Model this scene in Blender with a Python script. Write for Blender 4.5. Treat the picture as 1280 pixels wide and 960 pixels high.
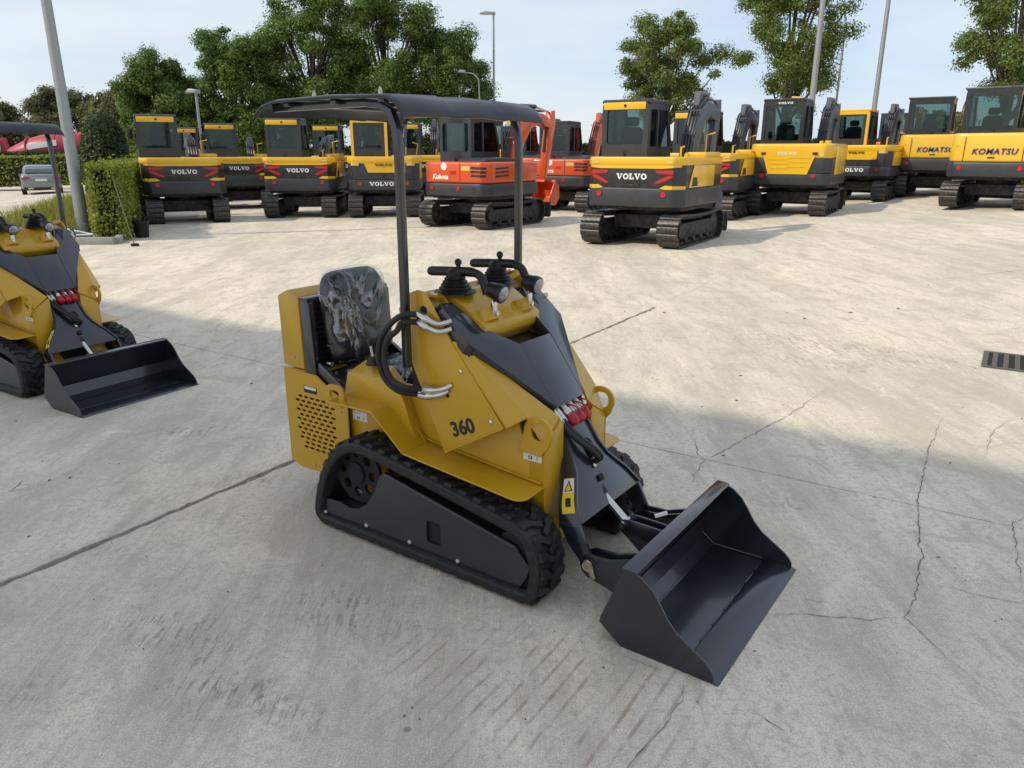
import bpy, bmesh, math, random
import numpy as np
from mathutils import Vector, Matrix
from mathutils.geometry import tessellate_polygon

R = math.radians
rng = random.Random(7)
scene = bpy.context.scene
COL = scene.collection
for _o in list(bpy.data.objects):
    bpy.data.objects.remove(_o)

# ------------------------------------------------------------------ camera, sky, sun, exposure
cam_data = bpy.data.cameras.new('camera')
cam_data.sensor_width = 36.0
cam_data.lens = 945.0 / 1280.0 * 36.0
cam_data.clip_start = 0.05
cam_data.clip_end = 2000.0
cam = bpy.data.objects.new('camera', cam_data)
COL.objects.link(cam)
PITCH = math.atan((480.0 - 188.0) / 945.0)
cam.location = (0.0, 0.0, 1.65)
cam.rotation_euler = (math.pi / 2 - PITCH, 0.0, 0.0)
scene.camera = cam

SUN_EL = R(43.0)
SHADOW_AZ = R(20.0)          # direction in which the shadows fall, from +X
world = bpy.data.worlds.new('World')
scene.world = world
world.use_nodes = True
wn = world.node_tree
wn.nodes.clear()
w_out = wn.nodes.new('ShaderNodeOutputWorld')
w_bg = wn.nodes.new('ShaderNodeBackground')
w_sky = wn.nodes.new('ShaderNodeTexSky')
w_sky.sky_type = 'NISHITA'
w_sky.sun_disc = False
w_sky.sun_elevation = SUN_EL
w_sky.sun_rotation = R(90.0) - (SHADOW_AZ + math.pi)
w_sky.air_density = 1.0
w_sky.dust_density = 0.8
w_sky.ozone_density = 2.2
w_tc = wn.nodes.new('ShaderNodeTexCoord')
w_map = wn.nodes.new('ShaderNodeMapping')
w_map.inputs['Scale'].default_value = (1.0, 1.0, 3.6)
w_map.inputs['Location'].default_value = (0.35, 0.1, 0.2)
w_noise = wn.nodes.new('ShaderNodeTexNoise')
w_noise.inputs['Scale'].default_value = 2.1
w_noise.inputs['Detail'].default_value = 7.0
w_noise.inputs['Roughness'].default_value = 0.52
w_ramp = wn.nodes.new('ShaderNodeValToRGB')
w_ramp.color_ramp.elements[0].position = 0.38
w_ramp.color_ramp.elements[0].color = (2.75, 3.28, 4.05, 1)
w_ramp.color_ramp.elements[1].position = 0.64
w_ramp.color_ramp.elements[1].color = (3.85, 3.98, 4.15, 1)
w_mix = wn.nodes.new('ShaderNodeMixRGB')
wn.links.new(w_tc.outputs['Generated'], w_map.inputs['Vector'])
wn.links.new(w_map.outputs['Vector'], w_noise.inputs['Vector'])
wn.links.new(w_noise.outputs['Fac'], w_ramp.inputs['Fac'])
w_mix.inputs['Fac'].default_value = 0.82
wn.links.new(w_ramp.outputs['Color'], w_mix.inputs['Color2'])
wn.links.new(w_sky.outputs['Color'], w_mix.inputs['Color1'])
wn.links.new(w_mix.outputs['Color'], w_bg.inputs['Color'])
wn.links.new(w_bg.outputs['Background'], w_out.inputs['Surface'])
w_bg.inputs['Strength'].default_value = 0.15

sun_data = bpy.data.lights.new('sun', 'SUN')
sun_data.energy = 2.0
sun_data.angle = R(1.1)
sun_data.color = (1.0, 0.88, 0.70)
sun = bpy.data.objects.new('sun', sun_data)
COL.objects.link(sun)
sun_dir = Vector((math.cos(SHADOW_AZ) * math.cos(SUN_EL), math.sin(SHADOW_AZ) * math.cos(SUN_EL), -math.sin(SUN_EL)))
sun.rotation_euler = sun_dir.to_track_quat('-Z', 'Y').to_euler()
sun.location = (-20, -10, 30)

scene.view_settings.view_transform = 'Standard'
scene.view_settings.look = 'None'
scene.view_settings.gamma = 1.0
scene.view_settings.exposure = 0.51
scene.view_settings.use_curve_mapping = False

# ------------------------------------------------------------------ helpers
def nodes_of(m):
    m.use_nodes = True
    nt = m.node_tree
    b = nt.nodes.get('Principled BSDF')
    return nt, b

MATS = {}
def mat(name, color, rough=0.5, metal=0.0, var=0.12, scale=6.0, bump=0.0, bscale=60.0, coat=0.0, dust=0.0, spec=0.5, detail=5.0):
    """paint / rubber / metal with cloudy colour variation, uneven gloss, fine relief and a film of dust"""
    if name in MATS:
        return MATS[name]
    m = bpy.data.materials.new(name)
    nt, b = nodes_of(m)
    N, L = nt.nodes, nt.links
    tc = N.new('ShaderNodeTexCoord')
    n1 = N.new('ShaderNodeTexNoise'); n1.inputs['Scale'].default_value = scale; n1.inputs['Detail'].default_value = detail
    n1.inputs['Roughness'].default_value = 0.6
    L.new(tc.outputs['Object'], n1.inputs['Vector'])
    mx = N.new('ShaderNodeMixRGB'); mx.blend_type = 'MIX'
    c = color
    mx.inputs['Color1'].default_value = (c[0] * (1 - var), c[1] * (1 - var), c[2] * (1 - var), 1)
    mx.inputs['Color2'].default_value = (min(1, c[0] * (1 + var)), min(1, c[1] * (1 + var)), min(1, c[2] * (1 + var)), 1)
    L.new(n1.outputs['Fac'], mx.inputs['Fac'])
    last = mx.outputs['Color']
    if dust > 0:
        n2 = N.new('ShaderNodeTexNoise'); n2.inputs['Scale'].default_value = scale * 2.3; n2.inputs['Detail'].default_value = 8
        L.new(tc.outputs['Object'], n2.inputs['Vector'])
        rp = N.new('ShaderNodeMapRange'); rp.inputs['From Min'].default_value = 0.42; rp.inputs['From Max'].default_value = 0.72
        rp.inputs['To Max'].default_value = dust
        L.new(n2.outputs['Fac'], rp.inputs['Value'])
        m2 = N.new('ShaderNodeMixRGB'); m2.inputs['Color2'].default_value = (0.33, 0.30, 0.25, 1)
        L.new(rp.outputs['Result'], m2.inputs['Fac']); L.new(last, m2.inputs['Color1'])
        last = m2.outputs['Color']
    L.new(last, b.inputs['Base Color'])
    b.inputs['Metallic'].default_value = metal
    b.inputs['Specular IOR Level'].default_value = spec
    mr = N.new('ShaderNodeMapRange')
    mr.inputs['To Min'].default_value = max(0.03, rough - 0.08); mr.inputs['To Max'].default_value = min(1, rough + 0.10)
    L.new(n1.outputs['Fac'], mr.inputs['Value']); L.new(mr.outputs['Result'], b.inputs['Roughness'])
    if coat > 0:
        b.inputs['Coat Weight'].default_value = min(1.0, coat); b.inputs['Coat Roughness'].default_value = 0.10 if coat >= 1 else 0.12
        if coat >= 1: b.inputs['Coat IOR'].default_value = 1.5 + (coat - 1)
    if bump > 0:
        n3 = N.new('ShaderNodeTexNoise'); n3.inputs['Scale'].default_value = bscale; n3.inputs['Detail'].default_value = 4
        L.new(tc.outputs['Object'], n3.inputs['Vector'])
        bp = N.new('ShaderNodeBump'); bp.inputs['Strength'].default_value = bump; bp.inputs['Distance'].default_value = 0.01
        L.new(n3.outputs['Fac'], bp.inputs['Height']); L.new(bp.outputs['Normal'], b.inputs['Normal'])
    MATS[name] = m
    return m

def glass(name, tint=(0.35, 0.45, 0.45), trans=0.55):
    if name in MATS:
        return MATS[name]
    m = bpy.data.materials.new(name)
    m.use_nodes = True
    nt = m.node_tree; N, L = nt.nodes, nt.links
    N.clear()
    out = N.new('ShaderNodeOutputMaterial')
    tr = N.new('ShaderNodeBsdfTransparent'); tr.inputs['Color'].default_value = (*tint, 1)
    gl = N.new('ShaderNodeBsdfGlossy'); gl.inputs['Roughness'].default_value = 0.03
    gl.inputs['Color'].default_value = (0.85, 0.95, 0.97, 1)
    fr = N.new('ShaderNodeFresnel'); fr.inputs['IOR'].default_value = 1.5
    mr = N.new('ShaderNodeMapRange'); mr.inputs['To Min'].default_value = 0.0; mr.inputs['To Max'].default_value = 1.0
    mx = N.new('ShaderNodeMixShader')
    L.new(fr.outputs['Fac'], mr.inputs['Value']); L.new(mr.outputs['Result'], mx.inputs['Fac'])
    L.new(tr.outputs['BSDF'], mx.inputs[1]); L.new(gl.outputs['BSDF'], mx.inputs[2])
    L.new(mx.outputs['Shader'], out.inputs['Surface'])
    MATS[name] = m
    return m

class MB:
    """collects shapes into one mesh"""
    def __init__(self):
        self.v, self.f = [], []
    def add(self, vs, fs):
        o = len(self.v)
        self.v += [tuple(p) for p in vs]
        self.f += [tuple(i + o for i in q) for q in fs]
        return self
    def box(self, x0, x1, y0, y1, z0, z1):
        return self.add([(x0, y0, z0), (x1, y0, z0), (x1, y1, z0), (x0, y1, z0), (x0, y0, z1), (x1, y0, z1), (x1, y1, z1), (x0, y1, z1)],
                        [(0, 3, 2, 1), (4, 5, 6, 7), (0, 1, 5, 4), (1, 2, 6, 5), (2, 3, 7, 6), (3, 0, 4, 7)])
    def obox(self, c, sx, sy, sz, M):
        vs = [Vector(c) + M @ Vector((a * sx / 2, b * sy / 2, d * sz / 2)) for d in (-1, 1) for a, b in ((-1, -1), (1, -1), (1, 1), (-1, 1))]
        return self.add(vs, [(0, 3, 2, 1), (4, 5, 6, 7), (0, 1, 5, 4), (1, 2, 6, 5), (2, 3, 7, 6), (3, 0, 4, 7)])
    def prism(self, poly, a, b, plane='xz', holes=(), b_poly=None):
        def P(p, t):
            return {'xz': (p[0], t, p[1]), 'xy': (p[0], p[1], t), 'yz': (t, p[0], p[1])}[plane]
        loops = [list(poly)] + [list(h) for h in holes]
        n = sum(len(l) for l in loops)
        flat = [p for l in loops for p in l]
        top = flat if b_poly is None else list(b_poly)
        vs = [P(p, a) for p in flat] + [P(p, b) for p in top]
        fs = []
        if holes:
            tris = tessellate_polygon([[Vector((p[0], p[1], 0)) for p in l] for l in loops])
            fs += [tuple(t) for t in tris] + [tuple(i + n for i in reversed(t)) for t in tris]
        else:
            fs += [tuple(range(n)), tuple(range(2 * n - 1, n - 1, -1))]
        o = 0
        for l in loops:
            k = len(l)
            for i in range(k):
                j = (i + 1) % k
                fs.append((o + i, o + j, o + j + n, o + i + n))
            o += k
        return self.add(vs, fs)
    def plate(self, pts, th):
        pts = [Vector(p) for p in pts]
        nrm = Vector((0, 0, 0))
        for i in range(len(pts)):
            p, q = pts[i], pts[(i + 1) % len(pts)]
            nrm += Vector(((p.y - q.y) * (p.z + q.z), (p.z - q.z) * (p.x + q.x), (p.x - q.x) * (p.y + q.y)))
        nrm.normalize()
        n = len(pts)
        vs = pts + [p - nrm * th for p in pts]
        fs = [tuple(range(n)), tuple(range(2 * n - 1, n - 1, -1))]
        fs += [(i, i + n, (i + 1) % n + n, (i + 1) % n) for i in range(n)]
        return self.add(vs, fs)
    def tube(self, path, r, n=8, cap=True):
        path = [Vector(p) for p in path]
        rs = r if isinstance(r, (list, tuple)) else [r] * len(path)
        vs, fs = [], []
        t0 = (path[1] - path[0]).normalized()
        up = Vector((0, 0, 1)) if abs(t0.z) < 0.9 else Vector((1, 0, 0))
        nrm = (up - t0 * up.dot(t0)).normalized()
        for i, p in enumerate(path):
            if i == 0: t = path[1] - path[0]
            elif i == len(path) - 1: t = path[-1] - path[-2]
            else: t = (path[i + 1] - path[i]).normalized() + (path[i] - path[i - 1]).normalized()
            t.normalize()
            nrm = (nrm - t * nrm.dot(t)).normalized()
            bn = t.cross(nrm)
            for k in range(n):
                a = 2 * math.pi * k / n
                vs.append(p + (nrm * math.cos(a) + bn * math.sin(a)) * rs[i])
        m = len(path)
        for i in range(m - 1):
            for k in range(n):
                k2 = (k + 1) % n
                fs.append((i * n + k, i * n + k2, (i + 1) * n + k2, (i + 1) * n + k))
        if cap:
            fs.append(tuple(range(n - 1, -1, -1)))
            fs.append(tuple(range((m - 1) * n, m * n)))
        return self.add(vs, fs)
    def cyl(self, p0, p1, r, n=12):
        return self.tube([p0, p1], r, n)
    def lathe(self, prof, org, axis='z', n=16):
        """prof: (radius, height) pairs along the axis"""
        vs, fs = [], []
        ax = {'x': (Vector((1, 0, 0)), Vector((0, 1, 0)), Vector((0, 0, 1))), 'y': (Vector((0, 1, 0)), Vector((0, 0, 1)), Vector((1, 0, 0))),
              'z': (Vector((0, 0, 1)), Vector((1, 0, 0)), Vector((0, 1, 0)))}[axis] if isinstance(axis, str) else axis
        o = Vector(org)
        for r_, h in prof:
            for k in range(n):
                a = 2 * math.pi * k / n
                vs.append(o + ax[0] * h + (ax[1] * math.cos(a) + ax[2] * math.sin(a)) * r_)
        m = len(prof)
        for i in range(m - 1):
            for k in range(n):
                k2 = (k + 1) % n
                fs.append((i * n + k, i * n + k2, (i + 1) * n + k2, (i + 1) * n + k))
        fs.append(tuple(range(n - 1, -1, -1))); fs.append(tuple(range((m - 1) * n, m * n)))
        return self.add(vs, fs)
    def mesh(self, name, bevel=0.0, seg=2, smooth=35.0, fix=True):
        me = bpy.data.meshes.new(name)
        bm = bmesh.new()
        bv = [bm.verts.new(p) for p in self.v]
        for q in self.f:
            try:
                bm.faces.new([bv[i] for i in q])
            except ValueError:
                pass
        if fix:
            bmesh.ops.recalc_face_normals(bm, faces=bm.faces[:])
        if bevel > 0:
            es = [e for e in bm.edges if len(e.link_faces) == 2 and e.calc_face_angle(0) > R(28)]
            if es:
                bmesh.ops.bevel(bm, geom=es, offset=bevel, segments=seg, profile=0.5, affect='EDGES', clamp_overlap=True)
        bm.to_mesh(me); bm.free()
        if smooth:
            me.polygons.foreach_set('use_smooth', [True] * len(me.polygons))
            me.set_sharp_from_angle(angle=R(smooth))
        return me
    def build(self, name, material, parent=None, bevel=0.0, seg=2, smooth=35.0, fix=True):
        o = bpy.data.objects.new(name, self.mesh(name, bevel, seg, smooth, fix))
        o.data.materials.append(material)
        COL.objects.link(o)
        if parent is not None:
            o.parent = parent
        return o

def tag(o, label=None, category=None, group=None, kind=None):
    if label: o['label'] = label
    if category: o['category'] = category
    if group: o['group'] = group
    if kind: o['kind'] = kind
    return o

def thing(name, label, category, loc=(0, 0, 0), rz=0.0, group=None):
    o = bpy.data.objects.new(name, None)
    COL.objects.link(o)
    o.location = loc; o.rotation_euler = (0, 0, rz)
    o.empty_display_size = 0.2
    return tag(o, label, category, group)

def copy_tree(o, parent=None):
    c = o.copy()
    COL.objects.link(c)
    if parent is not None:
        c.parent = parent
    for ch in list(KIDS.get(o.name, ())) or [k for k in o.children]:
        copy_tree(ch, c)
    return c
KIDS = {}

def arc(cx, cy, r, a0, a1, n):
    return [(cx + r * math.cos(R(a0 + (a1 - a0) * i / n)), cy + r * math.sin(R(a0 + (a1 - a0) * i / n))) for i in range(n + 1)]

def rrect(x0, x1, y0, y1, r, n=3):
    return arc(x1 - r, y1 - r, r, 0, 90, n) + arc(x0 + r, y1 - r, r, 90, 180, n) + arc(x0 + r, y0 + r, r, 180, 270, n) + arc(x1 - r, y0 + r, r, 270, 360, n)

def catmull(pts, n=8, closed=False):
    pts = [Vector(p) for p in pts]
    out = []
    m = len(pts)
    rngi = range(m) if closed else range(m - 1)
    for i in rngi:
        if closed:
            p0, p1, p2, p3 = pts[i - 1], pts[i], pts[(i + 1) % m], pts[(i + 2) % m]
        else:
            p0, p1, p2, p3 = pts[max(0, i - 1)], pts[i], pts[i + 1], pts[min(m - 1, i + 2)]
        for k in range(n):
            t = k / n
            out.append(0.5 * ((2 * p1) + (p2 - p0) * t + (2 * p0 - 5 * p1 + 4 * p2 - p3) * t * t + (3 * p1 - p0 - 3 * p2 + p3) * t ** 3))
    if not closed:
        out.append(pts[-1])
    return out

def resample(pts, n):
    """closed loop resampled at even spacing"""
    P = [Vector(p) for p in pts] + [Vector(pts[0])]
    d = [0.0]
    for i in range(len(P) - 1):
        d.append(d[-1] + (P[i + 1] - P[i]).length)
    out, j = [], 0
    for k in range(n):
        s = d[-1] * k / n
        while d[j + 1] < s: j += 1
        t = (s - d[j]) / max(1e-9, d[j + 1] - d[j])
        out.append(P[j].lerp(P[j + 1], t))
    return out, d[-1]

def text_part(txt, size, M, material, parent, name='lettering', bold=0.0, shear=0.0, sx=1.0, depth=0.002, space=1.0):
    """flat lettering as thin mesh; M places it (text x right, y up, z out of the surface)"""
    cu = bpy.data.curves.new('txt', 'FONT')
    cu.body = txt; cu.size = size; cu.extrude = depth / 2; cu.offset = bold; cu.shear = shear
    cu.align_x = 'CENTER'; cu.align_y = 'CENTER'; cu.resolution_u = 3; cu.space_character = space
    t = bpy.data.objects.new('txt', cu)
    COL.objects.link(t)
    bpy.context.view_layer.update()
    me = bpy.data.meshes.new_from_object(t)
    bpy.data.objects.remove(t)
    me.transform(Matrix.Diagonal((sx, 1, 1, 1)))
    me.transform(M)
    me.name = name
    me.materials.clear(); me.materials.append(material)
    o = bpy.data.objects.new(name, me)
    COL.objects.link(o)
    o.parent = parent
    return o

def frame_M(org, xdir, ydir):
    x = Vector(xdir).normalized(); y = Vector(ydir).normalized(); z = x.cross(y)
    return Matrix(((x.x, y.x, z.x, org[0]), (x.y, y.y, z.y, org[1]), (x.z, y.z, z.z, org[2]), (0, 0, 0, 1)))

SLAB_A = Vector((math.cos(R(-33)), math.sin(R(-33)), 0))
SLAB_B = Vector((-SLAB_A.y, SLAB_A.x, 0))
def zg(x, y):
    """the yard is level near the camera and tips gently for drainage further off"""
    b = x * SLAB_B.x + y * SLAB_B.y
    t = min(max((b - 8.0) / 7.0, 0.0), 1.0); t = t * t * (3 - 2 * t)
    xx = max(-30.0, min(30.0, x))
    z = 0.0025 * min(xx, 16.0) ** 2 if xx > 0 else 0.008 * xx
    if xx < -14: z -= 0.03 * (-14 - xx)
    return z * t
# ------------------------------------------------------------------ materials of the setting
def concrete_mat(name, base, far=False):
    m = bpy.data.materials.new(name)
    nt, b = nodes_of(m)
    N, L = nt.nodes, nt.links
    geo = N.new('ShaderNodeNewGeometry')
    pos = geo.outputs['Position']
    def mapping(scale, rotz=0.0):
        mp = N.new('ShaderNodeMapping'); mp.inputs['Scale'].default_value = scale; mp.inputs['Rotation'].default_value = (0, 0, rotz)
        L.new(pos, mp.inputs['Vector']); return mp.outputs['Vector']
    def noise(scale, detail=6, rough=0.6, vec=None, dist=0.0):
        n = N.new('ShaderNodeTexNoise'); n.inputs['Scale'].default_value = scale; n.inputs['Detail'].default_value = detail
        n.inputs['Roughness'].default_value = rough; n.inputs['Distortion'].default_value = dist
        L.new(vec if vec is not None else pos, n.inputs['Vector']); return n.outputs['Fac']
    def rmap(v, a, c, t0=0.0, t1=1.0, smooth=True):
        r = N.new('ShaderNodeMapRange'); r.inputs['From Min'].default_value = a; r.inputs['From Max'].default_value = c
        r.inputs['To Min'].default_value = t0; r.inputs['To Max'].default_value = t1
        if smooth: r.interpolation_type = 'SMOOTHSTEP'
        L.new(v, r.inputs['Value']); return r.outputs['Result']
    def mul(x, y, op='MULTIPLY'):
        q = N.new('ShaderNodeMath'); q.operation = op; q.use_clamp = True
        for i, s in enumerate((x, y)):
            if isinstance(s, (int, float)): q.inputs[i].default_value = s
            else: L.new(s, q.inputs[i])
        return q.outputs['Value']
    def mix(fac, c1, c2, mode='MIX'):
        q = N.new('ShaderNodeMixRGB'); q.blend_type = mode
        if isinstance(fac, (int, float)): q.inputs['Fac'].default_value = fac
        else: L.new(fac, q.inputs['Fac'])
        for i, s in (('Color1', c1), ('Color2', c2)):
            if isinstance(s, tuple): q.inputs[i].default_value = (*s, 1)
            else: L.new(s, q.inputs[i])
        return q.outputs['Color']
    def blob(cx, cy, r0, r1, sx=1.0, sy=1.0, rot=0.0):
        mp = N.new('ShaderNodeMapping'); mp.vector_type = 'TEXTURE'
        mp.inputs['Location'].default_value = (cx, cy, 0); mp.inputs['Rotation'].default_value = (0, 0, rot); mp.inputs['Scale'].default_value = (sx, sy, 1)
        L.new(pos, mp.inputs['Vector'])
        ln = N.new('ShaderNodeVectorMath'); ln.operation = 'LENGTH'; L.new(mp.outputs['Vector'], ln.inputs[0])
        return rmap(ln.outputs['Value'], r1, r0)
    B = base
    stv = mapping((1.6, 0.34, 1.0), R(33))      # drawn out along the slabs' long joints
    stv2 = mapping((5.5, 1.1, 1.0), R(33))
    big = noise(0.33, 4, 0.55)
    med = noise(1.3, 7, 0.62, stv, 0.4)
    med2 = noise(1.7, 8, 0.66, stv2, 0.3)
    fine = noise(34.0, 6, 0.7)
    grit = noise(170.0, 3, 0.7)
    col = mix(rmap(big, 0.34, 0.64), (B[0] * 0.85, B[1] * 0.855, B[2] * 0.87), (B[0] * 1.10, B[1] * 1.09, B[2] * 1.06))
    col = mix(mul(rmap(med, 0.46, 0.66), 0.55), col, (B[0] * 0.60, B[1] * 0.58, B[2] * 0.55))
    col = mix(mul(rmap(med, 0.50, 0.30), 0.48), col, (min(1, B[0] * 1.33), min(1, B[1] * 1.31), min(1, B[2] * 1.26)))
    col = mix(mul(rmap(med2, 0.50, 0.64), 0.62), col, (B[0] * 0.66, B[1] * 0.65, B[2] * 0.62))
    col = mix(mul(rmap(med2, 0.46, 0.28), 0.50), col, (min(1, B[0] * 1.28), min(1, B[1] * 1.27), min(1, B[2] * 1.24)))
    col = mix(mul(rmap(fine, 0.47, 0.62), 0.55), col, (B[0] * 0.62, B[1] * 0.61, B[2] * 0.59))
    col = mix(mul(rmap(grit, 0.50, 0.62), 0.50), col, (B[0] * 0.55, B[1] * 0.54, B[2] * 0.53))
    col = mix(mul(rmap(grit, 0.48, 0.36), 0.42), col, (min(1, B[0] * 1.4), min(1, B[1] * 1.4), min(1, B[2] * 1.38)))
    brush = noise(1.0, 5, 0.7, mapping((150.0, 7.0, 1.0), R(33)))
    col = mix(mul(rmap(brush, 0.52, 0.70), 0.38), col, (B[0] * 0.58, B[1] * 0.57, B[2] * 0.55))
    col = mix(mul(rmap(brush, 0.46, 0.30), 0.30), col, (min(1, B[0] * 1.35), min(1, B[1] * 1.34), min(1, B[2] * 1.32)))
    blot = noise(3.2, 9, 0.74, None, 0.9)
    col = mix(mul(rmap(blot, 0.51, 0.63), 0.50), col, (B[0] * 0.62, B[1] * 0.61, B[2] * 0.60))
    col = mix(mul(rmap(blot, 0.44, 0.32), 0.35), col, (min(1, B[0] * 1.30), min(1, B[1] * 1.29), min(1, B[2] * 1.25)))
    # small dark spots and pits
    vo = N.new('ShaderNodeTexVoronoi'); vo.inputs['Scale'].default_value = 5.0; vo.inputs['Randomness'].default_value = 1.0
    L.new(mapping((1, 1, 1)), vo.inputs['Vector'])
    spot = mul(rmap(vo.outputs['Distance'], 0.085, 0.03), rmap(noise(2.2, 3), 0.52, 0.62))
    col = mix(mul(spot, 0.75), col, (B[0] * 0.22, B[1] * 0.21, B[2] * 0.20))
    vo2 = N.new('ShaderNodeTexVoronoi'); vo2.inputs['Scale'].default_value = 26.0
    L.new(mapping((1, 1, 1)), vo2.inputs['Vector'])
    pits = mul(rmap(vo2.outputs['Distance'], 0.16, 0.06), rmap(noise(3.1, 4), 0.50, 0.66))
    col = mix(mul(pits, 0.55), col, (B[0] * 0.3, B[1] * 0.29, B[2] * 0.28))
    # dark rubbed-in tyre and track marks
    scv = mapping((30.0, 5.0, 1.0), R(33) + 0.5)
    scuff = rmap(noise(1.4, 7, 0.7, scv, 0.5), 0.40, 0.66)
    scuff2 = rmap(noise(16.0, 8, 0.8), 0.34, 0.60)
    marks = None
    for (cx, cy, r0, r1, sx, sy, rot) in ((-1.22, 2.36, .05, .34, 1.3, .6, -.2), (-.97, 2.06, .05, .36, 1.0, .7, -.7), (-.62, 2.46, .08, .42, 1.2, .6, -.3),
                                         (-.70, 1.93, .02, .26, 1.2, .5, -.5), (-1.55, 2.03, .0, .17, 1, .8, 0), (-2.0, 4.36, .02, .42, 1.2, .5, .2),
                                         (-1.42, 3.62, .02, .26, 1.4, .5, .1), (2.9, 6.4, .1, 1.3, 1.6, .5, -.6), (-.2, 2.75, .1, .5, 1.4, .5, -.6), (2.5, 5.9, .05, .7, 1.4, .4, -.6), (1.35, 3.35, .0, .16, 1, .7, .4), (.95, 1.75, .0, .12, 1, .7, .2), (1.9, 2.2, .0, .10, 1.2, .7, 0), (-1.75, 2.9, .0, .12, 1.3, .6, .3)):
        k = blob(cx, cy, r0, r1, sx, sy, rot)
        marks = k if marks is None else mul(marks, k, 'ADD')
    mk = mul(marks, mul(mul(rmap(scuff, .2, .9), rmap(scuff2, .15, .9), 'MULTIPLY'), 0.80))
    col = mix(mk, col, (B[0] * 0.36, B[1] * 0.35, B[2] * 0.34))
    # rust-brown rake lines
    mp = N.new('ShaderNodeMapping'); mp.inputs['Rotation'].default_value = (0, 0, R(33)); L.new(pos, mp.inputs['Vector'])
    wv = N.new('ShaderNodeTexWave'); wv.wave_type = 'BANDS'; wv.bands_direction = 'X'; wv.inputs['Scale'].default_value = 5.6
    wv.inputs['Distortion'].default_value = 2.2; wv.inputs['Detail'].default_value = 2; wv.inputs['Detail Scale'].default_value = 0.45
    L.new(mp.outputs['Vector'], wv.inputs['Vector'])
    lines = mul(rmap(wv.outputs['Fac'], 0.80, 0.98), rmap(noise(4.5, 4, 0.6, mapping((2.0, 0.7, 1.0), R(33))), 0.40, 0.62))
    lines = mul(lines, blob(0.12, 1.98, 0.18, 0.85, 1.1, 0.62, R(-20)))
    col = mix(mul(lines, 0.58), col, (0.27, 0.165, 0.085))
    # pale greenish film in the gutter and faint tyre arcs
    film = mul(rmap(noise(0.7, 4), 0.52, 0.7), 0.16)
    col = mix(film, col, (B[0] * 0.96, B[1] * 0.95, B[2] * 0.70))
    L.new(col, b.inputs['Base Color'])
    b.inputs['Specular IOR Level'].default_value = 0.35
    L.new(rmap(med, 0.3, 0.7, 0.95, 0.70), b.inputs['Roughness'])
    h1 = mul(fine, 0.35); h2 = mul(grit, 0.5); hh = mul(h1, h2, 'ADD'); hh = mul(hh, mul(med2, 0.8), 'ADD')
    hh2 = mul(hh, mul(pits, 0.35), 'SUBTRACT')
    bp = N.new('ShaderNodeBump'); bp.inputs['Strength'].default_value = 0.38; bp.inputs['Distance'].default_value = 0.006
    L.new(hh2, bp.inputs['Height']); L.new(bp.outputs['Normal'], b.inputs['Normal'])
    return m

M_CONC = concrete_mat('yard_concrete', (0.72, 0.652, 0.535))
M_JOINT = mat('joint_filler', (0.075, 0.07, 0.062), 0.95, var=0.55, scale=45.0, bump=0.8, bscale=90.0)
M_CRACK = mat('crack_dark', (0.14, 0.13, 0.115), 0.95, var=0.5, scale=30.0)
M_IRON = mat('cast_iron', (0.13, 0.115, 0.10), 0.7, metal=0.3, var=0.3, scale=20, bump=0.4)

def ab(a, b, z=0.0):
    p = SLAB_A * a + SLAB_B * b
    return Vector((p.x, p.y, z))

# ------------------------------------------------------------------ the yard: slabs with open joints, then the wide sheet to the horizon
yard = MB()
def yard_sheet():
    A0 = [-900, -400, -200, -120, -80, -60, -50] + [-44 + 1.5 * i for i in range(60)] + [50, 60, 80, 120, 200, 400, 900]
    B0 = [7.72, 8, 8.6, 9.2, 9.8, 10.4, 11, 11.6, 12.2, 12.8, 13.4, 14, 14.6, 15.2, 16] + [17 + 1.5 * i for i in range(34)] + [75, 90, 120, 200, 400, 900]
    vs = [];  fs = []
    for bb in B0:
        for aa in A0:
            p = ab(aa, bb); vs.append((p.x, p.y, zg(p.x, p.y)))
    n = len(A0)
    for j in range(len(B0) - 1):
        for i in range(n - 1):
            fs.append((j * n + i, j * n + i + 1, (j + 1) * n + i + 1, (j + 1) * n + i))
    yard.add(vs, fs)
yard_sheet()
yard_o = yard.build('concrete_yard', M_CONC, None, smooth=60, fix=False)
tag(yard_o, 'wide pale concrete yard with cracks and joints', 'ground', kind='structure')
base = MB().add([ab(-900, -900, -0.035), ab(900, -900, -0.035), ab(900, 7.9, -0.035), ab(-900, 7.9, -0.035)], [(0, 1, 2, 3)])
bo = base.build('joint_bed', M_JOINT, yard_o, smooth=0, fix=False)

fill = MB()
_n = 420
_v = []
for _i in range(_n + 1):
    for _k in range(5):
        _p = ab(-3.14 - .034 + .017 * _k, -1.0 + 8.5 * _i / _n, -.007 + rng.uniform(-.006, .004))
        _v.append(_p)
fill.add(_v, [(_i * 5 + _k, _i * 5 + _k + 1, _i * 5 + _k + 6, _i * 5 + _k + 5) for _i in range(_n) for _k in range(4)])
fill.build('joint_mortar', mat('crumbled_mortar', (.27, .25, .215), .95, var=.85, scale=38, bump=1.0, bscale=120, detail=8), yard_o, smooth=0, fix=False)

def jag(p, q, amp, step, keep=False):
    n = max(2, int((q - p).length / step))
    d = (q - p).normalized(); nn = Vector((-d.y, d.x, 0))
    out = []
    w = 0.0
    for i in range(n):
        w = 0.55 * w + rng.gauss(0, amp)
        o = 0 if i == 0 else w
        out.append(p.lerp(q, i / n) + nn * o)
    return out

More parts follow.
